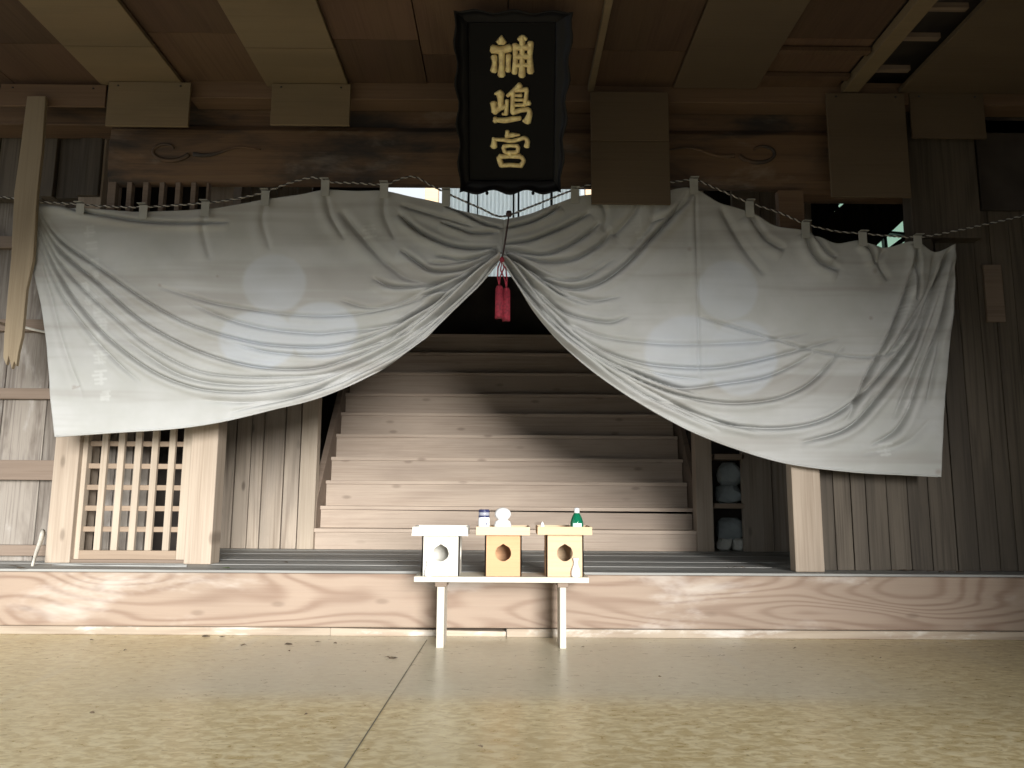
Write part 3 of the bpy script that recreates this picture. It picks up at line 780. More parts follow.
def fan(folds, n, seed):
    # small extra pleats lying between neighbouring traced ones, all running into the gather
    rs = random.Random(seed); out = list(folds)
    g = [f for f in folds if min(math.dist(f[0][0], (502, 252)), math.dist(f[0][-1], (502, 252))) < 16]
    for _ in range(n):
        a, b = rs.sample(g, 2)
        ca, cb_ = catmull(a[0], 9), catmull(b[0], 9)
        if abs(ca[4]-cb_[4]).max() > 70: continue
        t = rs.uniform(.25, .75); c = ca*t+cb_*(1-t)
        k = rs.randint(2, 4)
        rev = math.dist(a[0][0], (502, 252)) < 16
        c = c[:9-k] if rev else c[k:]
        out.append(([tuple(p) for p in c], rs.uniform(3, 7), rs.uniform(1.6, 3)))
    return out
def fold_field(G, folds):
    P = G.reshape(-1, 2); H = np.zeros(len(P))
    for pts, dep, wd in folds:
        C = catmull(pts, 60); A = C[:-1]; B = C[1:]; D = B-A; L = (D**2).sum(1)
        best = np.full(len(P), 1e9); sg = np.zeros(len(P)); tt = np.zeros(len(P))
        for i in range(len(A)):
            w_ = P-A[i]; t = np.clip((w_@D[i])/L[i], 0, 1); q = w_-t[:, None]*D[i]; dd = (q**2).sum(1)
            mk = dd < best; best[mk] = dd[mk]; sg[mk] = np.sign(D[i][0]*w_[mk, 1]-D[i][1]*w_[mk, 0]); tt[mk] = ((i+t)/len(A))[mk]
        dist = np.sqrt(best)
        gs, ge = math.dist(pts[0], (502, 252)) < 16, math.dist(pts[-1], (502, 252)) < 16
        tap = np.clip(np.minimum(tt/(.03 if gs else .12), (1-tt)/(.03 if ge else .12)), 0, 1)**.7*.95+.05
        dep = dep*2.0; wd = wd*.68
        # sharp valley plus a rounded lip under it
        H += tap*dep*(-np.exp(-(dist/wd)**2)+.55*np.exp(-((dist-wd*2.6)/(wd*2.2))**2)*(sg > 0)+.18*np.exp(-((dist-wd*2.2)/(wd*1.6))**2)*(sg < 0))
    return H.reshape(G.shape[:2])
def seg_mask(P, a, b, r):
    a = np.array(a, float); b = np.array(b, float); d = b-a; t = np.clip(((P-a)@d)/max((d@d), 1e-6), 0, 1)
    q = P-a-t[:, None]*d; return np.clip(1.5-np.sqrt((q**2).sum(1))/r, 0, 1)
verts = []; faces = []; crest = []; hems = []
def panel(G, folds, flip):
    base = sum(len(v_) for v_ in verts)
    H = fold_field(G, folds)
    P = G.reshape(-1, 2); nv, nu = G.shape[:2]
    x, y = P[:, 0], P[:, 1]; h = H.ravel()*.001
    gather = np.exp(-(((x-502)/60)**2+((y-255)/40)**2))*.03
    big = (np.sin(x*.021+1.3*np.sin(y*.017+.4))*.5+np.sin(x*.047-y*.031+2.1)*.3)*.014
    fine = (np.sin(x*.16+y*.09+1.5*np.sin(y*.05))*.4+np.sin(x*.11-y*.19+2*np.sin(x*.04))*.4)*.0016
    edge_in = np.clip((y-200)/60, 0, 1)
    Rm = np.array(CAM_ROT); dv = np.stack([(x-512)/F, (384-y)/F, -np.ones_like(x)], 1)@Rm.T
    t_ = (YC-gather-CAM_LOC.y)/dv[:, 1]
    vs_ = np.array(CAM_LOC)[None]+dv*t_[:, None]
    vs_[:, 1] = YC-gather-h-(big+fine)*edge_in
    hems.append(vs_.reshape(nv, nu, 3)[-1].copy())
    n_ = len(P); C = np.zeros((n_, 3))
    # faded white crests: one disc over two
    def disc(cx, cy, rx, ry, s=1): 
        d_ = np.sqrt(((P[:, 0]-cx)/rx)**2+((P[:, 1]-cy)/ry)**2); return s*np.clip((1.06-d_)/.12, 0, 1)
    for dsc in ((274, 283, 32, 29, .8), (258, 340, 39, 29, 1), (322, 331, 36, 29, .95), (727, 291, 30, 30, .8), (686, 352, 42, 36, .9), (741, 358, 36, 37, 1)):
        C[:, 0] = np.maximum(C[:, 0], disc(*dsc))
    patch = .5+.3*np.sin(x*.09+2*np.sin(y*.05))*np.sin(y*.13+1); C[:, 0] *= .55+.6*patch
    # faded vertical writing near both outer edges
    rs = random.Random(4)
    glyphs = [(90, 232, 6), (92, 248, 6), (95, 264, 5), (97, 276, 4), (86, 288, 5), (92, 300, 6), (99, 312, 6), (104, 325, 6), (98, 340, 7), (102, 358, 7), (100, 378, 8), (106, 396, 5)]
    glyphs += [(914, 275, 5), (912, 292, 5), (907, 312, 8), (903, 340, 5), (900, 362, 4), (906, 405, 4), (884, 450, 7), (370, 232, 7), (636, 222, 6), (640, 234, 5)]
    for gx, gy, gs in glyphs:
        for k_ in range(4):
            yy_ = gy-gs*.75+k_*gs*.5
            C[:, 1] = np.maximum(C[:, 1], rs.uniform(.3, .8)*seg_mask(P, (gx-gs*rs.uniform(.4, .9), yy_), (gx+gs*rs.uniform(.4, .9), yy_-1), 1.1))
        for k_ in range(2):
            xx_ = gx+gs*rs.uniform(-.6, .6)
            C[:, 1] = np.maximum(C[:, 1], rs.uniform(.3, .7)*seg_mask(P, (xx_, gy-gs*.8), (xx_+.5, gy+gs*.8), 1.0))
    for sx_, sy_, r_ in ((875, 271, 2.6), (871, 318, 2.0), (689, 250, 2.2), (217, 276, 1.3), (161, 286, 1.6), (937, 472, 3), (75, 387, 1.6)):
        C[:, 2] = np.maximum(C[:, 2], np.clip(1.4-np.sqrt((P[:, 0]-sx_)**2+(P[:, 1]-sy_)**2)/r_, 0, 1))
    C[:, 2] = np.maximum(C[:, 2], .9*seg_mask(P, (74, 389), (80, 386), .8))
    verts.append(vs_); crest.append(C)
    for j in range(nv-1):
        for i in range(nu-1):
            a_ = base+j*nu+i; f = (a_, a_+nu, a_+nu+1, a_+1); faces.append(f)
panel(coons(topL, botL, outL, inn, 460, 230), fan(FL, 34, 3), False)
panel(coons(topR, botR, inn, outR, 450, 240), fan(FR, 34, 5), False)
V = np.vstack(verts); C = np.vstack(crest)
me = bpy.data.meshes.new('curtain'); org = at(504, 263, YC)
me.from_pydata([tuple(p) for p in (V-np.array(org))], [], faces); me.update()
at_c = me.color_attributes.new('crest', 'FLOAT_COLOR', 'POINT')
at_c.data.foreach_set('color', np.hstack([C, np.ones((len(C), 1))]).ravel().astype(np.float32))
me.polygons.foreach_set('use_smooth', [True]*len(me.polygons)); me.materials.append(M['cloth'])
cur = bpy.data.objects.new('curtain', me); COL.objects.link(cur); cur.location = org; ORIGIN[cur] = Vector(org)
tag(cur, 'wide off-white shrine curtain with faded discs, gathered up at its middle', 'curtain')
so = cur.modifiers.new('thickness', 'SOLIDIFY'); so.thickness = .002; so.offset = 1
# hem along the lower edge
for row in hems:
    pts = [Vector(p)+Vector((0, -.001, .002)) for p in row[2:-3:4]]
    m = MB(); m.tube(pts, .004, 6); m.build('hem', M['cloth'], cur, smooth=True)

# rope and loops
rope_px = [(-6, 196), (38, 201.5), (75, 204), (110, 206.5), (143, 207), (205, 203), (240, 198), (265, 192), (290, 183), (313, 177.5), (330, 182), (355, 183), (384, 184.5), (400, 179), (415, 177), (434, 187), (455, 197), (480, 208), (502, 216.5), (530, 207), (560, 195), (582, 187), (600, 183), (640, 183), (672, 182), (694, 180), (715, 188), (748, 202), (780, 213), (806, 224), (835, 231), (862, 233.5), (890, 236), (920, 237), (955, 231), (1005, 220), (1040, 212)]
RC = catmull(rope_px, 420); RP = [at(x, y, YC-.012) for x, y in RC]
rope = empty('rope', RP[170]); tag(rope, 'thin black and white twisted rope the curtain hangs from', 'rope')
fine = []
for i in range(len(RP)-1):
    for k in range(4): fine.append(RP[i].lerp(RP[i+1], k/4))
s = 0; st_ = {0: [], 1: []}
for i, p in enumerate(fine):
    if i: s += (p-fine[i-1]).length
    t_ = (fine[min(i+1, len(fine)-1)]-fine[max(i-1, 0)]).normalized(); u_ = Vector((0, 1, 0)); v_ = t_.cross(u_)
    for q in (0, 1):
        a_ = s*2*math.pi/.034+q*math.pi; st_[q].append(p+(u_*math.cos(a_)+v_*math.sin(a_))*.0022)
for q, nm in ((0, 'white_cord'), (1, 'black_cord')):
    m = MB(); m.tube(st_[q], .0024, 5, up=Vector((0, 1, 0))); m.build('strand', M[nm], rope, smooth=True)
tabs = [(80, 203.5, 214), (143, 205, 219), (205, 201.5, 216), (265, 190.5, 206), (325, 180, 196), (384, 183, 198), (446, 190, 206), (575, 188.5, 203), (694, 178.5, 194), (750, 201, 217), (806, 222, 238), (863, 232, 246), (918, 235.5, 248)]
for px, y0, y1 in tabs:
    m = MB(); w_ = 4.2
    for Yt in (YC-.020, YC+.004):
        a0, a1, b0, b1 = pb(px-w_, y0, px+w_, y1, Yt); m.box(a0, a1, Yt, Yt+.003, b0, b1)
    a0, a1, b0, b1 = pb(px-w_, y0, px+w_, y0+1, YC); m.box(a0, a1, YC-.020, YC+.007, b1, b1+.003)
    m.build('hanging_loop', M['tab'], cur, .001)

# tassel
ts = empty('tassel', at(502, 318, YC-0.0880)); tag(ts, 'red two-piece tassel tying up the middle of the curtain', 'tassel')
m = MB(); m.tube([at(*p, YC-0.0780) for p in ((509, 213), (508, 222), (506, 236), (504, 248), (502.5, 257))], .0035, 7); m.build('cord', M['dark_cord'], ts, smooth=True)
m = MB(); c = at(509, 214, YC-0.0730); m.lathe([(.001, -.013), (.009, -.010), (.013, 0), (.009, .011), (.001, .014)], c, 12); m.build('knot', M['dark_cord'], ts, smooth=True)
m = MB(); c = at(502, 260, YC-0.0830); m.lathe([(.001, -.012), (.008, -.008), (.010, 0), (.007, .009), (.002, .013)], c, 12); m.build('knot', M['red'], ts, smooth=True)
m = MB()
for pts in (((501, 260), (498, 268), (497.5, 276), (499, 285)), ((502, 260), (504, 268), (500, 277), (499.5, 285)), ((503, 260), (506, 270), (507, 280), (506.5, 287)), ((502, 260), (500.5, 270), (505, 280), (506, 287))):
    m.tube([at(*p, YC-0.0830) for p in pts], .0028, 6)
m.build('loop_cord', M['red'], ts, smooth=True)
for (a_, b_, c_, d_) in ((495.5, 285, 503, 317.5), (503, 287, 509.8, 320)):
    x0, x1, z0_, z1_ = pb(a_, b_, c_, d_, YC-0.0930); xc = (x0+x1)/2; rr = (x1-x0)/2
    m = MB(); m.lathe([(.001, z1_-z0_), (rr*.75, z1_-z0_-.003), (rr*.98, z1_-z0_-.012), (rr, (z1_-z0_)*.5), (rr*1.03, .004), (rr*.98, 0)], (xc, YC-0.0880, z0_), 20)
    for k in range(20):     # strands round the skirt
        an = k*2*math.pi/20; m.tube([(xc+rr*1.0*math.cos(an), YC-0.0880+rr*math.sin(an), z1_-.012), (xc+rr*1.05*math.cos(an), YC-0.0880+rr*1.04*math.sin(an), z0_-random.uniform(0, .006))], .0012, 4)
    m.build('skirt', M['red'], ts, smooth=True)

# ------------------------------------------------------------ plaque
p_bl = at(460, 193, 2.84); p_tl = at(454, 10, 2.46)
cen_b = at(510, 193, 2.84); cen_t = at(513, 10, 2.46)
upv = (cen_t-cen_b).normalized(); rt = Vector((1, 0, 0)); nrm = rt.cross(upv)  # toward the viewer
if nrm.y > 0: nrm = -nrm
def PL(px, py, h=0.0):       # pixel onto the plaque plane raised by h
    return at_plane(px, py, cen_b+nrm*h, nrm)
plq = empty('shrine_plaque', cen_b); tag(plq, 'black lacquered shrine name plaque with three gold characters', 'sign')
def cap(poly, h0, h1, name, mat, bevel=.0):
    q0 = [PL(x, y, h1) for x, y in poly]; n = len(q0)
    q1 = [p-nrm*(h1-h0) for p in q0]
    m = MB(); m.add(q0+q1, [tuple(reversed(range(n))), tuple(range(n, 2*n))]+[(i, (i+1) % n, (i+1) % n+n, i+n) for i in range(n)])
    return m.build(name, mat, plq, bevel)
cap([(466, 22), (559, 22), (556, 182), (468, 182)], -.03, 0, 'board', M['black'])
def wav(p0, p1, k, amp, ph=0):
    out = []
    for i in range(24):
        t_ = i/24; x = p0[0]+(p1[0]-p0[0])*t_; y = p0[1]+(p1[1]-p0[1])*t_
        dx, dy = p1[0]-p0[0], p1[1]-p0[1]; L_ = math.hypot(dx, dy)
        o_ = amp*math.sin(t_*math.pi*2*k+ph)*math.sin(t_*math.pi)**.3 if 0 < t_ else 0
        out.append((x-dy/L_*o_, y+dx/L_*o_))
    return out
# corners lie on the raised rim; outer outlines (ccw from top left)
oc = [(453.5, 10.5), (573.5, 12), (561, 192.5), (459.5, 192.5)]
ic = [(468.5, 23), (555, 23), (553.5, 180), (470, 180)]
nm = ['top', 'right', 'bottom', 'left']
for k in range(4):
    o0, o1 = oc[k], oc[(k+1) % 4]; i0, i1 = ic[k], ic[(k+1) % 4]
    kk = 4.5 if k % 2 else 3
    out = wav(o0, o1, kk, 2.0 if k != 2 else 2.6, .4 if k % 2 else 1.5)+[o1]
    inn_ = [(i0[0]+(i1[0]-i0[0])*j/24, i0[1]+(i1[1]-i0[1])*j/24) for j in range(25)]
    rows = []
    for s_, h in ((0, .001), (.12, .016), (.45, .014), (.8, .030), (1.0, .045)):
        rows.append([PL(inn_[j][0]*(1-s_)+out[j][0]*s_, inn_[j][1]*(1-s_)+out[j][1]*s_, h) for j in range(25)])
    rows.append([p-nrm*.012 for p in rows[-1]])
    rows.append([PL(inn_[j][0], inn_[j][1], 0)-nrm*.02 for j in range(25)])
    vv = [p for r_ in rows for p in r_]; ff = []
    nr = len(rows)
    for a_ in range(nr):
        for j in range(24):
            b_ = (a_+1) % nr
            ff.append((a_*25+j, a_*25+j+1, b_*25+j+1, b_*25+j))
    m = MB(); m.add(vv, ff); m.build('frame_'+nm[k] if False else 'frame_rail', M['black_frame'], plq, smooth=True)
# gold characters, traced stroke by stroke: ([(x, y, width)...]) in crop pixels
SC = 1024/60
K1 = [[(368,95,20),(366,150,90),(364,205,150)], [(205,325,110),(360,345,95),(515,305,105)], [(240,450,90),(250,560,66),(236,700,100)], [(370,350,90),(370,600,75),(365,775,110)],
      [(487,425,72),(482,600,62),(480,700,78)], [(595,245,76),(605,480,66),(588,735,80)], [(862,215,88),(850,450,72),(862,720,100)], [(725,95,24),(722,175,80),(718,500,66),(715,785,100)],
      [(655,165,44),(725,115,50),(790,160,44)], [(600,300,78),(850,295,78)], [(605,455,72),(850,450,72)], [(605,605,52),(850,598,52)]]
K2 = [[(228,385,92),(238,470,80),(250,545,90)], [(340,175,40),(345,235,120),(350,330,84),(350,470,84)], [(462,345,56),(455,450,50),(445,585,60)], [(240,540,100),(320,490,80),(440,445,56)], [(255,240,30),(345,200,50)],
      [(690,85,84),(600,165,66),(465,272,44)], [(562,190,60),(558,400,60),(560,560,72)], [(600,175,56),(700,170,60),(810,160,60)], [(800,170,54),(780,330,60),(755,440,50)], [(600,262,36),(710,262,44)],
      [(590,342,40),(740,340,40)], [(590,430,40),(760,420,44),(845,385,78)], [(550,560,72),(680,520,64),(830,500,60)], [(835,500,60),(845,590,76),(800,715,110)], [(740,690,40),(800,710,60)],
      [(262,640,56),(262,710,70)], [(262,680,60),(420,690,74),(540,672,74),(690,650,56)], [(455,590,30),(380,580,30)]]
K3 = [[(470,50,54),(462,120,60)], [(440,140,60),(560,120,66),(680,118,20)], [(225,165,36),(240,240,76),(236,320,104)], [(240,195,44),(380,200,52),(530,222,52),(650,200,52),(760,170,56),(812,235,70),(780,320,60)], [(812,240,60),(810,325,60)],
      [(400,315,58),(520,300,44),(650,312,58)], [(392,325,50),(425,415,56)], [(655,320,50),(640,410,56)], [(425,420,44),(520,420,56),(640,412,50)], [(518,420,60),(518,480,56)],
      [(330,485,74),(520,490,44),(690,482,74)], [(315,495,66),(350,590,80),(370,650,70)], [(700,490,60),(745,560,56),(690,655,66)], [(360,640,62),(520,632,60),(690,645,56)]]
for K, (ox, oy), nme in ((K1, (480, 30), 1), (K2, (480, 80), 2), (K3, (480, 128), 3)):
    m = MB()
    for si, stq in enumerate(K):
        pts = [(ox+x/SC, oy+y/SC) for x, y, w_ in stq]; ws = [w_/SC for _, _, w_ in stq]; ws = [w_*1.2+.5 for w_ in ws]
        ppx = (PL(500, 100)-PL(501, 100)).length
        CP = catmull(pts, 7*(len(pts)-1)+1) if len(pts) > 1 else pts
        cum = np.r_[0, np.cumsum([math.dist(pts[i], pts[i+1]) for i in range(len(pts)-1)])]
        s_ = np.linspace(0, cum[-1], len(CP)); wi = np.interp(s_, cum, ws)
        P3 = [PL(x, y, .002+si*.0001) for x, y in CP]; rr = [w_*ppx/2 for w_ in wi]
        # rounded ends
        t0 = (P3[0]-P3[1]).normalized(); t1 = (P3[-1]-P3[-2]).normalized()
        P3 = [P3[0]+t0*rr[0]*.45]+P3+[P3[-1]+t1*rr[-1]*.45]; rr = [rr[0]*.55]+rr+[rr[-1]*.55]
        vv = []; n = 8; kq = len(P3)
        for i, p in enumerate(P3):
            tg = (P3[min(i+1, kq-1)]-P3[max(i-1, 0)]).normalized(); sd_ = nrm.cross(tg).normalized()
            for j in range(n):
                an = 2*math.pi*j/n; vv.append(p+sd_*math.cos(an)*rr[i]+nrm*math.sin(an)*min(.0075, rr[i]*.9))
        ff = [(i*n+j, i*n+(j+1) % n, (i+1)*n+(j+1) % n, (i+1)*n+j) for i in range(kq-1) for j in range(n)]
        ff += [tuple(reversed(range(n))), tuple(range((kq-1)*n, kq*n))]
        m.add(vv, ff)
    m.build('gold_character', M['gold'], plq, smooth=True)
for px in (480, 545):
    m = MB(); m.tube([PL(px, 30, -.03), at(px, 14, 2.62)+Vector((0, 0, .0)), at_z(px, 40, ZC-.002)], .004, 6); m.build('hanging_wire', M['grey_metal'], plq)
for px in (487, 533):
    m = MB(); m.lathe([(.001, -.004), (.006, 0), (.006, .008), (.001, .012)], PL(px, 194, -.01), 10); m.build('peg', M['black_frame'], plq)

# ------------------------------------------------------------ offering table
YT = 2.765
x0, x1, z0_, z1_ = pb(413.8, 577, 589, 582.6, YT)
tb = empty('offering_table', ((x0+x1)/2, YT+.12, 0)); tag(tb, 'low narrow pale wood offering table standing before the step', 'table')
TZ = z1_
m = MB(); m.box(x0, x1, YT, YT+.165, z0_, z1_); m.build('tabletop', M['table'], tb, .002)
for a_, b_ in ((436.5, 444), (560, 566.3)):
    l0, l1, _, _ = pb(a_, 600, b_, 620, YT+.005)
    m = MB(); m.box(l0, l1, YT+.012, YT+.15, 0, z0_-.001)
    m.build('leg', M['table_leg'], tb, .002)
    m = MB(); m.box(l0-.008, l1+.008, YT+.008, YT+.155, z0_-.017, z0_-.0005); m.build('bracket', M['rail'], tb, .003)

# ------------------------------------------------------------ offering stands
def stand(cx_px, bx0_, bx1_, tx0, tx1, Y, mb_, mt_, label, ty=(526.5, 536), flare=0):
    x0, x1, _, _ = pb(bx0_, 540, bx1_, 570, Y); zt0 = at(cx_px, ty[1], Y-.02).z; zt1 = at(cx_px, ty[0], Y-.02).z
    D = x1-x0; z0_ = TZ+.0005
    so_ = empty('offering_stand', ((x0+x1)/2, Y+D/2, z0_)); tag(so_, label, 'offering stand', 'boxy offering stands on the low table')
    xc = (x0+x1)/2; zc = z0_+(zt0-z0_)*.56; th = .005
    # body walls with an ogee-topped round hole in front and at the sides
    hole = []
    for k in range(40):
        a_ = 2*math.pi*k/40+math.pi/2; r_ = .0275
        ca, sa = math.cos(a_), math.sin(a_)
        dtop = abs(((a_-math.pi/2+math.pi) % (2*math.pi))-math.pi)
        bump = 1.0
        if dtop < .35: bump = 1.0+.17*(1-dtop/.35)
        elif dtop < .75: bump = .96+.06*math.sin((dtop-.35)/.4*math.pi)
        else: bump = 1.0+.04*abs(math.sin(dtop*2.5))
        hole.append((r_*ca*bump, r_*sa*bump))
    def wall(P, m):     # P maps (u, v, d) -> world; u in [-D/2,D/2], v height
        hw = D/2; zb = z0_; zt__ = zt0
        ring = []
        for (u, v) in hole:
            # project to rectangle border radially
            su = hw/abs(u) if abs(u) > 1e-9 else 1e9
            sv = ((zt__-zc) if v > 0 else (zc-zb))/abs(v) if abs(v) > 1e-9 else 1e9
            s_ = min(su, sv); ring.append((u*s_, v*s_))
        n = len(hole); vv = []
        for cu, cz in ((-hw, zb-zc), (hw, zb-zc), (hw, zt__-zc), (-hw, zt__-zc)):
            q = min(range(n), key=lambda i_: (ring[i_][0]-cu)**2+(ring[i_][1]-cz)**2); ring[q] = (cu, cz)
        for d_ in (0, th):
            vv += [P(u, zc+v, d_) for u, v in hole]+[P(u, zc+v, d_) for u, v in ring]
        ff = []
        for i in range(n):
            j = (i+1) % n
            ff += [(i, j, n+j, n+i), (2*n+j, 2*n+i, 3*n+i, 3*n+j), (j, i, 2*n+i, 2*n+j), (n+i, n+j, 3*n+j, 3*n+i)]
        m.add(vv, ff)
    m = MB()
    wall(lambda u, v, d_: (xc+u, Y+d_, v), m)
    wall(lambda u, v, d_: (x0+d_, Y+D/2+u, v), m)
    wall(lambda u, v, d_: (x1-d_, Y+D/2+u, v), m)
    m.box(x0, x1, Y+D-th, Y+D, z0_, zt0)
    m.build('stand_body', M[mb_], so_)
    t0, t1, _, _ = pb(tx0, 528, tx1, 534, Y-.02)
    Y0 = Y-.02; Y1 = Y+D+.02; wt = .005; fl_ = flare
    m = MB(); m.box(t0+.003, t1-.003, Y0+.003, Y1-.003, zt0, zt0+.006)
    # four rim boards
    m.hexa([(t0-fl_, Y0, zt0), (t1+fl_, Y0, zt0), (t1, Y0, zt1), (t0, Y0, zt1), (t0-fl_, Y0+wt, zt0), (t1+fl_, Y0+wt, zt0), (t1, Y0+wt, zt1), (t0, Y0+wt, zt1)])
    m.hexa([(t0, Y1-wt, zt0), (t1, Y1-wt, zt0), (t1, Y1-wt, zt1), (t0, Y1-wt, zt1), (t0, Y1, zt0), (t1, Y1, zt0), (t1, Y1, zt1), (t0, Y1, zt1)])
    m.box(t0, t0+wt, Y0+wt, Y1-wt, zt0, zt1); m.box(t1-wt, t1, Y0+wt, Y1-wt, zt0, zt1)
    m.build('tray', M[mt_], so_, .001)
    return zt0+.006, zt1
YSn = 2.785
ta = stand(441, 421.8, 459.6, 412.5, 467.3, YSn, 'san_white', 'san_white', 'bleached white offering stand, empty tray, leftmost of the three', (526.8, 536), .004)
tb2 = stand(503, 484.8, 521.6, 476, 530, YSn, 'san_orange', 'san_orange_tray', 'orange-toned offering stand carrying the white jar and round rice cakes', (526.8, 535.3))
tc_ = stand(565, 546.2, 583.6, 537.5, 592.3, YSn, 'san_tan', 'san_tan', 'light tan offering stand carrying the green bottle', (526.8, 535))

# items on the stands
def px_r(a_, b_, Y): return (at(b_, 530, Y).x-at(a_, 530, Y).x)/2
Yi = YSn+.045
zb = tb2[0]+.0005
c = at(484, 520, Yi); r_ = px_r(478.3, 490, Yi); H = at(484, 509.5, Yi).z-zb
jar = empty('sake_cup', (c.x, Yi, zb)); tag(jar, 'white jar with navy banded lid on the middle stand', 'jar')
m = MB(); m.lathe([(r_*.9, 0), (r_, .004), (r_, H*.60), (r_*.93, H*.64), (r_*.93, H*.66)], (c.x, Yi, zb)); m.build('jar_body', M['white'], jar, smooth=True)
m = MB()
for a_, b_ in ((.66, .74), (.88, .97)):
    m.lathe([(r_*.90, H*a_), (r_*.96, H*(a_+.01)), (r_*.96, H*(b_-.01)), (r_*.90, H*b_)], (c.x, Yi, zb))
m.build('band', M['navy'], jar, smooth=True)
m = MB(); m.lathe([(r_*.88, H*.735), (r_*.92, H*.75), (r_*.92, H*.87), (r_*.88, H*.885)], (c.x, Yi, zb)); m.build('lid', plain('lid_grey', (.30, .31, .36), .3), jar, smooth=True)
m = MB(); m.lathe([(r_*.88, H*.965), (r_*.86, H), (.001, H*1.005)], (c.x, Yi, zb)); m.build('lid_top', M['navy'], jar, smooth=True)
m = MB(); q = Vector((c.x+r_*.45, Yi-r_*.90, zb+H*.38)); m.tube([q+Vector((0, .001, 0)), q+Vector((0, -.0006, 0))], .0035, 10); m.build('blue_mark', M['navy'], jar)

Yk = YSn+.05
c = at(502.8, 520, Yk); r1_ = px_r(494, 511.9, Yk); Ht = at(503, 507.5, Yk).z-zb
kg = empty('rice_cake_ornament', (c.x, Yk, zb)); tag(kg, 'white rounded two-tier rice cake ornament on the middle stand', 'offering')
h1 = Ht*.52
m = MB(); m.lathe([(r1_*.8, 0), (r1_, h1*.25), (r1_*.98, h1*.55), (r1_*.85, h1*.85), (r1_*.5, h1)], (c.x, Yk, zb), 32); m.build('lower_cake', M['white'], kg, smooth=True)
m = MB(); rz = (Ht-h1*.9)/2; prof = [(max(.0005, r1_*.92*math.sin(math.pi*k/16)), h1*.9+rz-rz*math.cos(math.pi*k/16)) for k in range(17)]
m.lathe(prof, (c.x, Yk, zb), 32); m.build('upper_cake', M['white'], kg, smooth=True)

zb = tc_[0]+.0005; Yg = YSn+.04
c = at(576.8, 520, Yg); rg = px_r(570.2, 583.6, Yg); Hg = at(577, 507.7, Yg).z-zb
gb = empty('sake_bottle', (c.x, Yg, zb)); tag(gb, 'small squat green glass bottle with a silvery cap on the tan stand', 'bottle')
m = MB(); m.lathe([(rg*.88, 0), (rg, .006), (rg, Hg*.28), (rg*.92, Hg*.45), (rg*.72, Hg*.62), (rg*.45, Hg*.76), (rg*.34, Hg*.82)], (c.x, Yg, zb), 32); m.build('bottle_body', M['green_glass'], gb, smooth=True)
m = MB(); m.lathe([(rg*.40, Hg*.78), (rg*.42, Hg*.80), (rg*.42, Hg*.97), (rg*.25, Hg)], (c.x, Yg, zb), 20); m.build('cap', M['cap'], gb, smooth=True)
m = MB()
for k in range(9):
    an = -math.pi*.85+k*math.pi*.7/8
    m.add([], [])
lab = []
for k in range(13):
    an = -math.pi*.72+k*math.pi*.44/12
    for z in (Hg*.10, Hg*.38): lab.append((c.x+rg*1.015*math.cos(an), Yg+rg*1.015*math.sin(an), zb+z))
m.add(lab, [(2*k, 2*k+2, 2*k+3, 2*k+1) for k in range(12)]); m.build('label_paper', plain('mint_label', (.55, .85, .70), .5), gb)
c = at(541, 524, YSn+.0); rs_ = px_r(537.9, 544.3, YSn)
m = MB(); m.lathe([(rs_*.95, 0), (rs_, .004), (rs_*.7, .022), (rs_*.35, .034), (.001, .038)], (0, 0, 0), 20)
o = m.build('salt_cone', M['white'], smooth=True); o.location = (c.x+.006, YSn+.02, zb); tag(o, 'tiny white cone at the left end of the tan tray', 'offering')
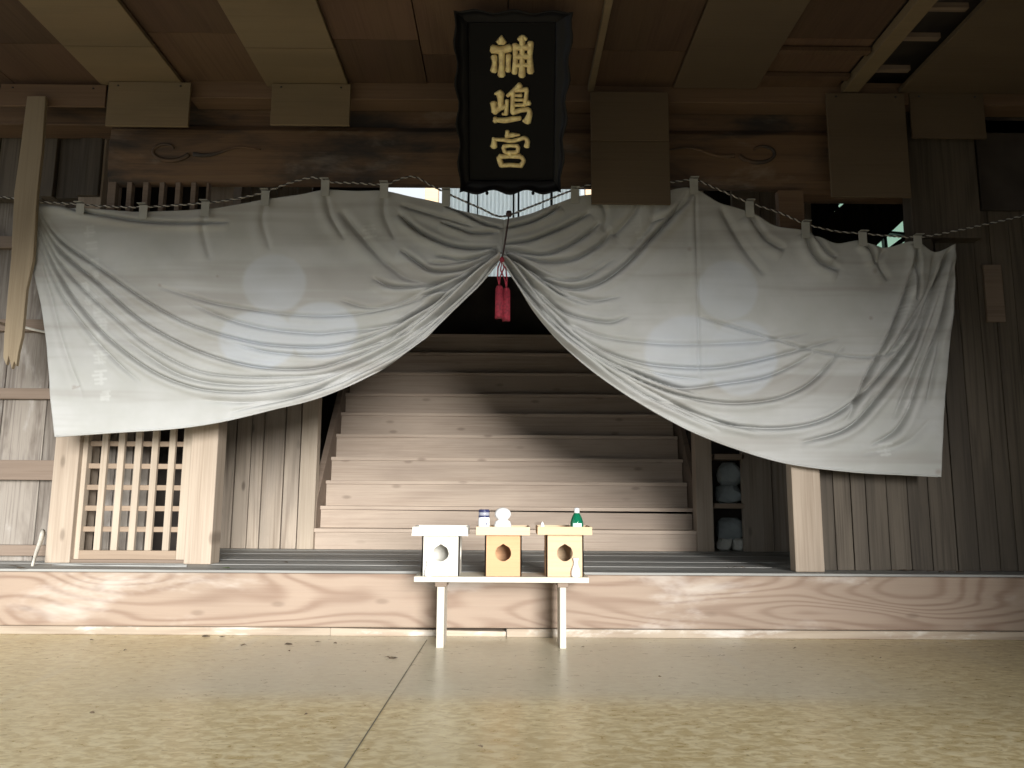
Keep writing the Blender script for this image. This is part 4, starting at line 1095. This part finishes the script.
def vase(px0, px1, py0, py1, label):
    Y = YT+.0; cx_ = (px0+px1)/2; c = at(cx_, (py0+py1)/2, Y); r_ = (at(px1, 570, Y).x-at(px0, 570, Y).x)/2; H = at(cx_, py0, Y).z-TZ
    m = MB(); m.lathe([(r_*.78, 0), (r_*.98, H*.06), (r_, H*.22), (r_*.78, H*.45), (r_*.5, H*.62), (r_*.42, H*.78), (r_*.60, H*.90), (r_*.66, H*.95), (r_*.5, H), (r_*.3, H*.93)], (0, 0, 0), 24)
    o = m.build('sake_flask', M['white'], smooth=True); o.location = (c.x, Y+.013, TZ+.0005); tag(o, label, 'flask', 'white flasks on the table edge')
vase(423.8, 433.3, 560.5, 577, 'small white porcelain flask in front of the bleached stand')
vase(571.3, 580.8, 558, 577, 'small white porcelain flask in front of the light tan stand')

# ------------------------------------------------------------ litter
def litter(name, label, spots, zf, mat, kind='stuff'):
    m = MB()
    for (px, py, s_) in spots:
        p = at_z(px, py, zf)
        n = random.randint(5, 7); a0_ = random.uniform(0, 6); pts = []
        for k in range(n):
            a_ = a0_+2*math.pi*k/n; pts.append((p.x+math.cos(a_)*s_*random.uniform(.6, 1.2)*1.5, p.y+math.sin(a_)*s_*random.uniform(.5, 1.1), zf+.0015+random.uniform(0, .005)))
        m.add(pts+[(p.x, p.y, zf+.007)], [(k, (k+1) % n, n) for k in range(n)])
    o = m.build(name, M[mat], None); tag(o, label, 'leaf' if kind == 'thing' else 'litter', None, kind)
litter('dry_litter', 'scattered dark crumbs and leaf bits on the mat floor', [(243, 646, .010), (288, 645, .011), (318, 643, .008), (92, 641, .006), (125, 651, .004), (335, 644, .006), (393, 659, .011), (388, 658, .008), (289, 652, .004), (583, 648, .006), (92, 714, .004), (306, 716, .004), (480, 748, .005), (660, 678, .005), (795, 649, .005), (205, 637, .012), (222, 638, .01), (881, 659, .003)], 0.0, 'leaf')
litter('deck_litter', 'dry leaf bits and grit scattered on the grey deck', [(286, 563, .010), (398, 563, .006), (735, 568, .012), (742, 568, .01), (727, 568, .008), (760, 566, .006), (905, 571, .016), (915, 571, .010), (893, 571, .010), (875, 570, .006), (850, 569, .008), (930, 572, .012), (941, 573, .01), (960, 573, .012), (838, 566, .01), (12, 567, .02), (22, 569, .014)], DZ+.001, 'leaf')
litter('green_leaf', 'small green leaf on the grey deck', [(226, 569, .014)], DZ+.001, 'moss', 'thing')
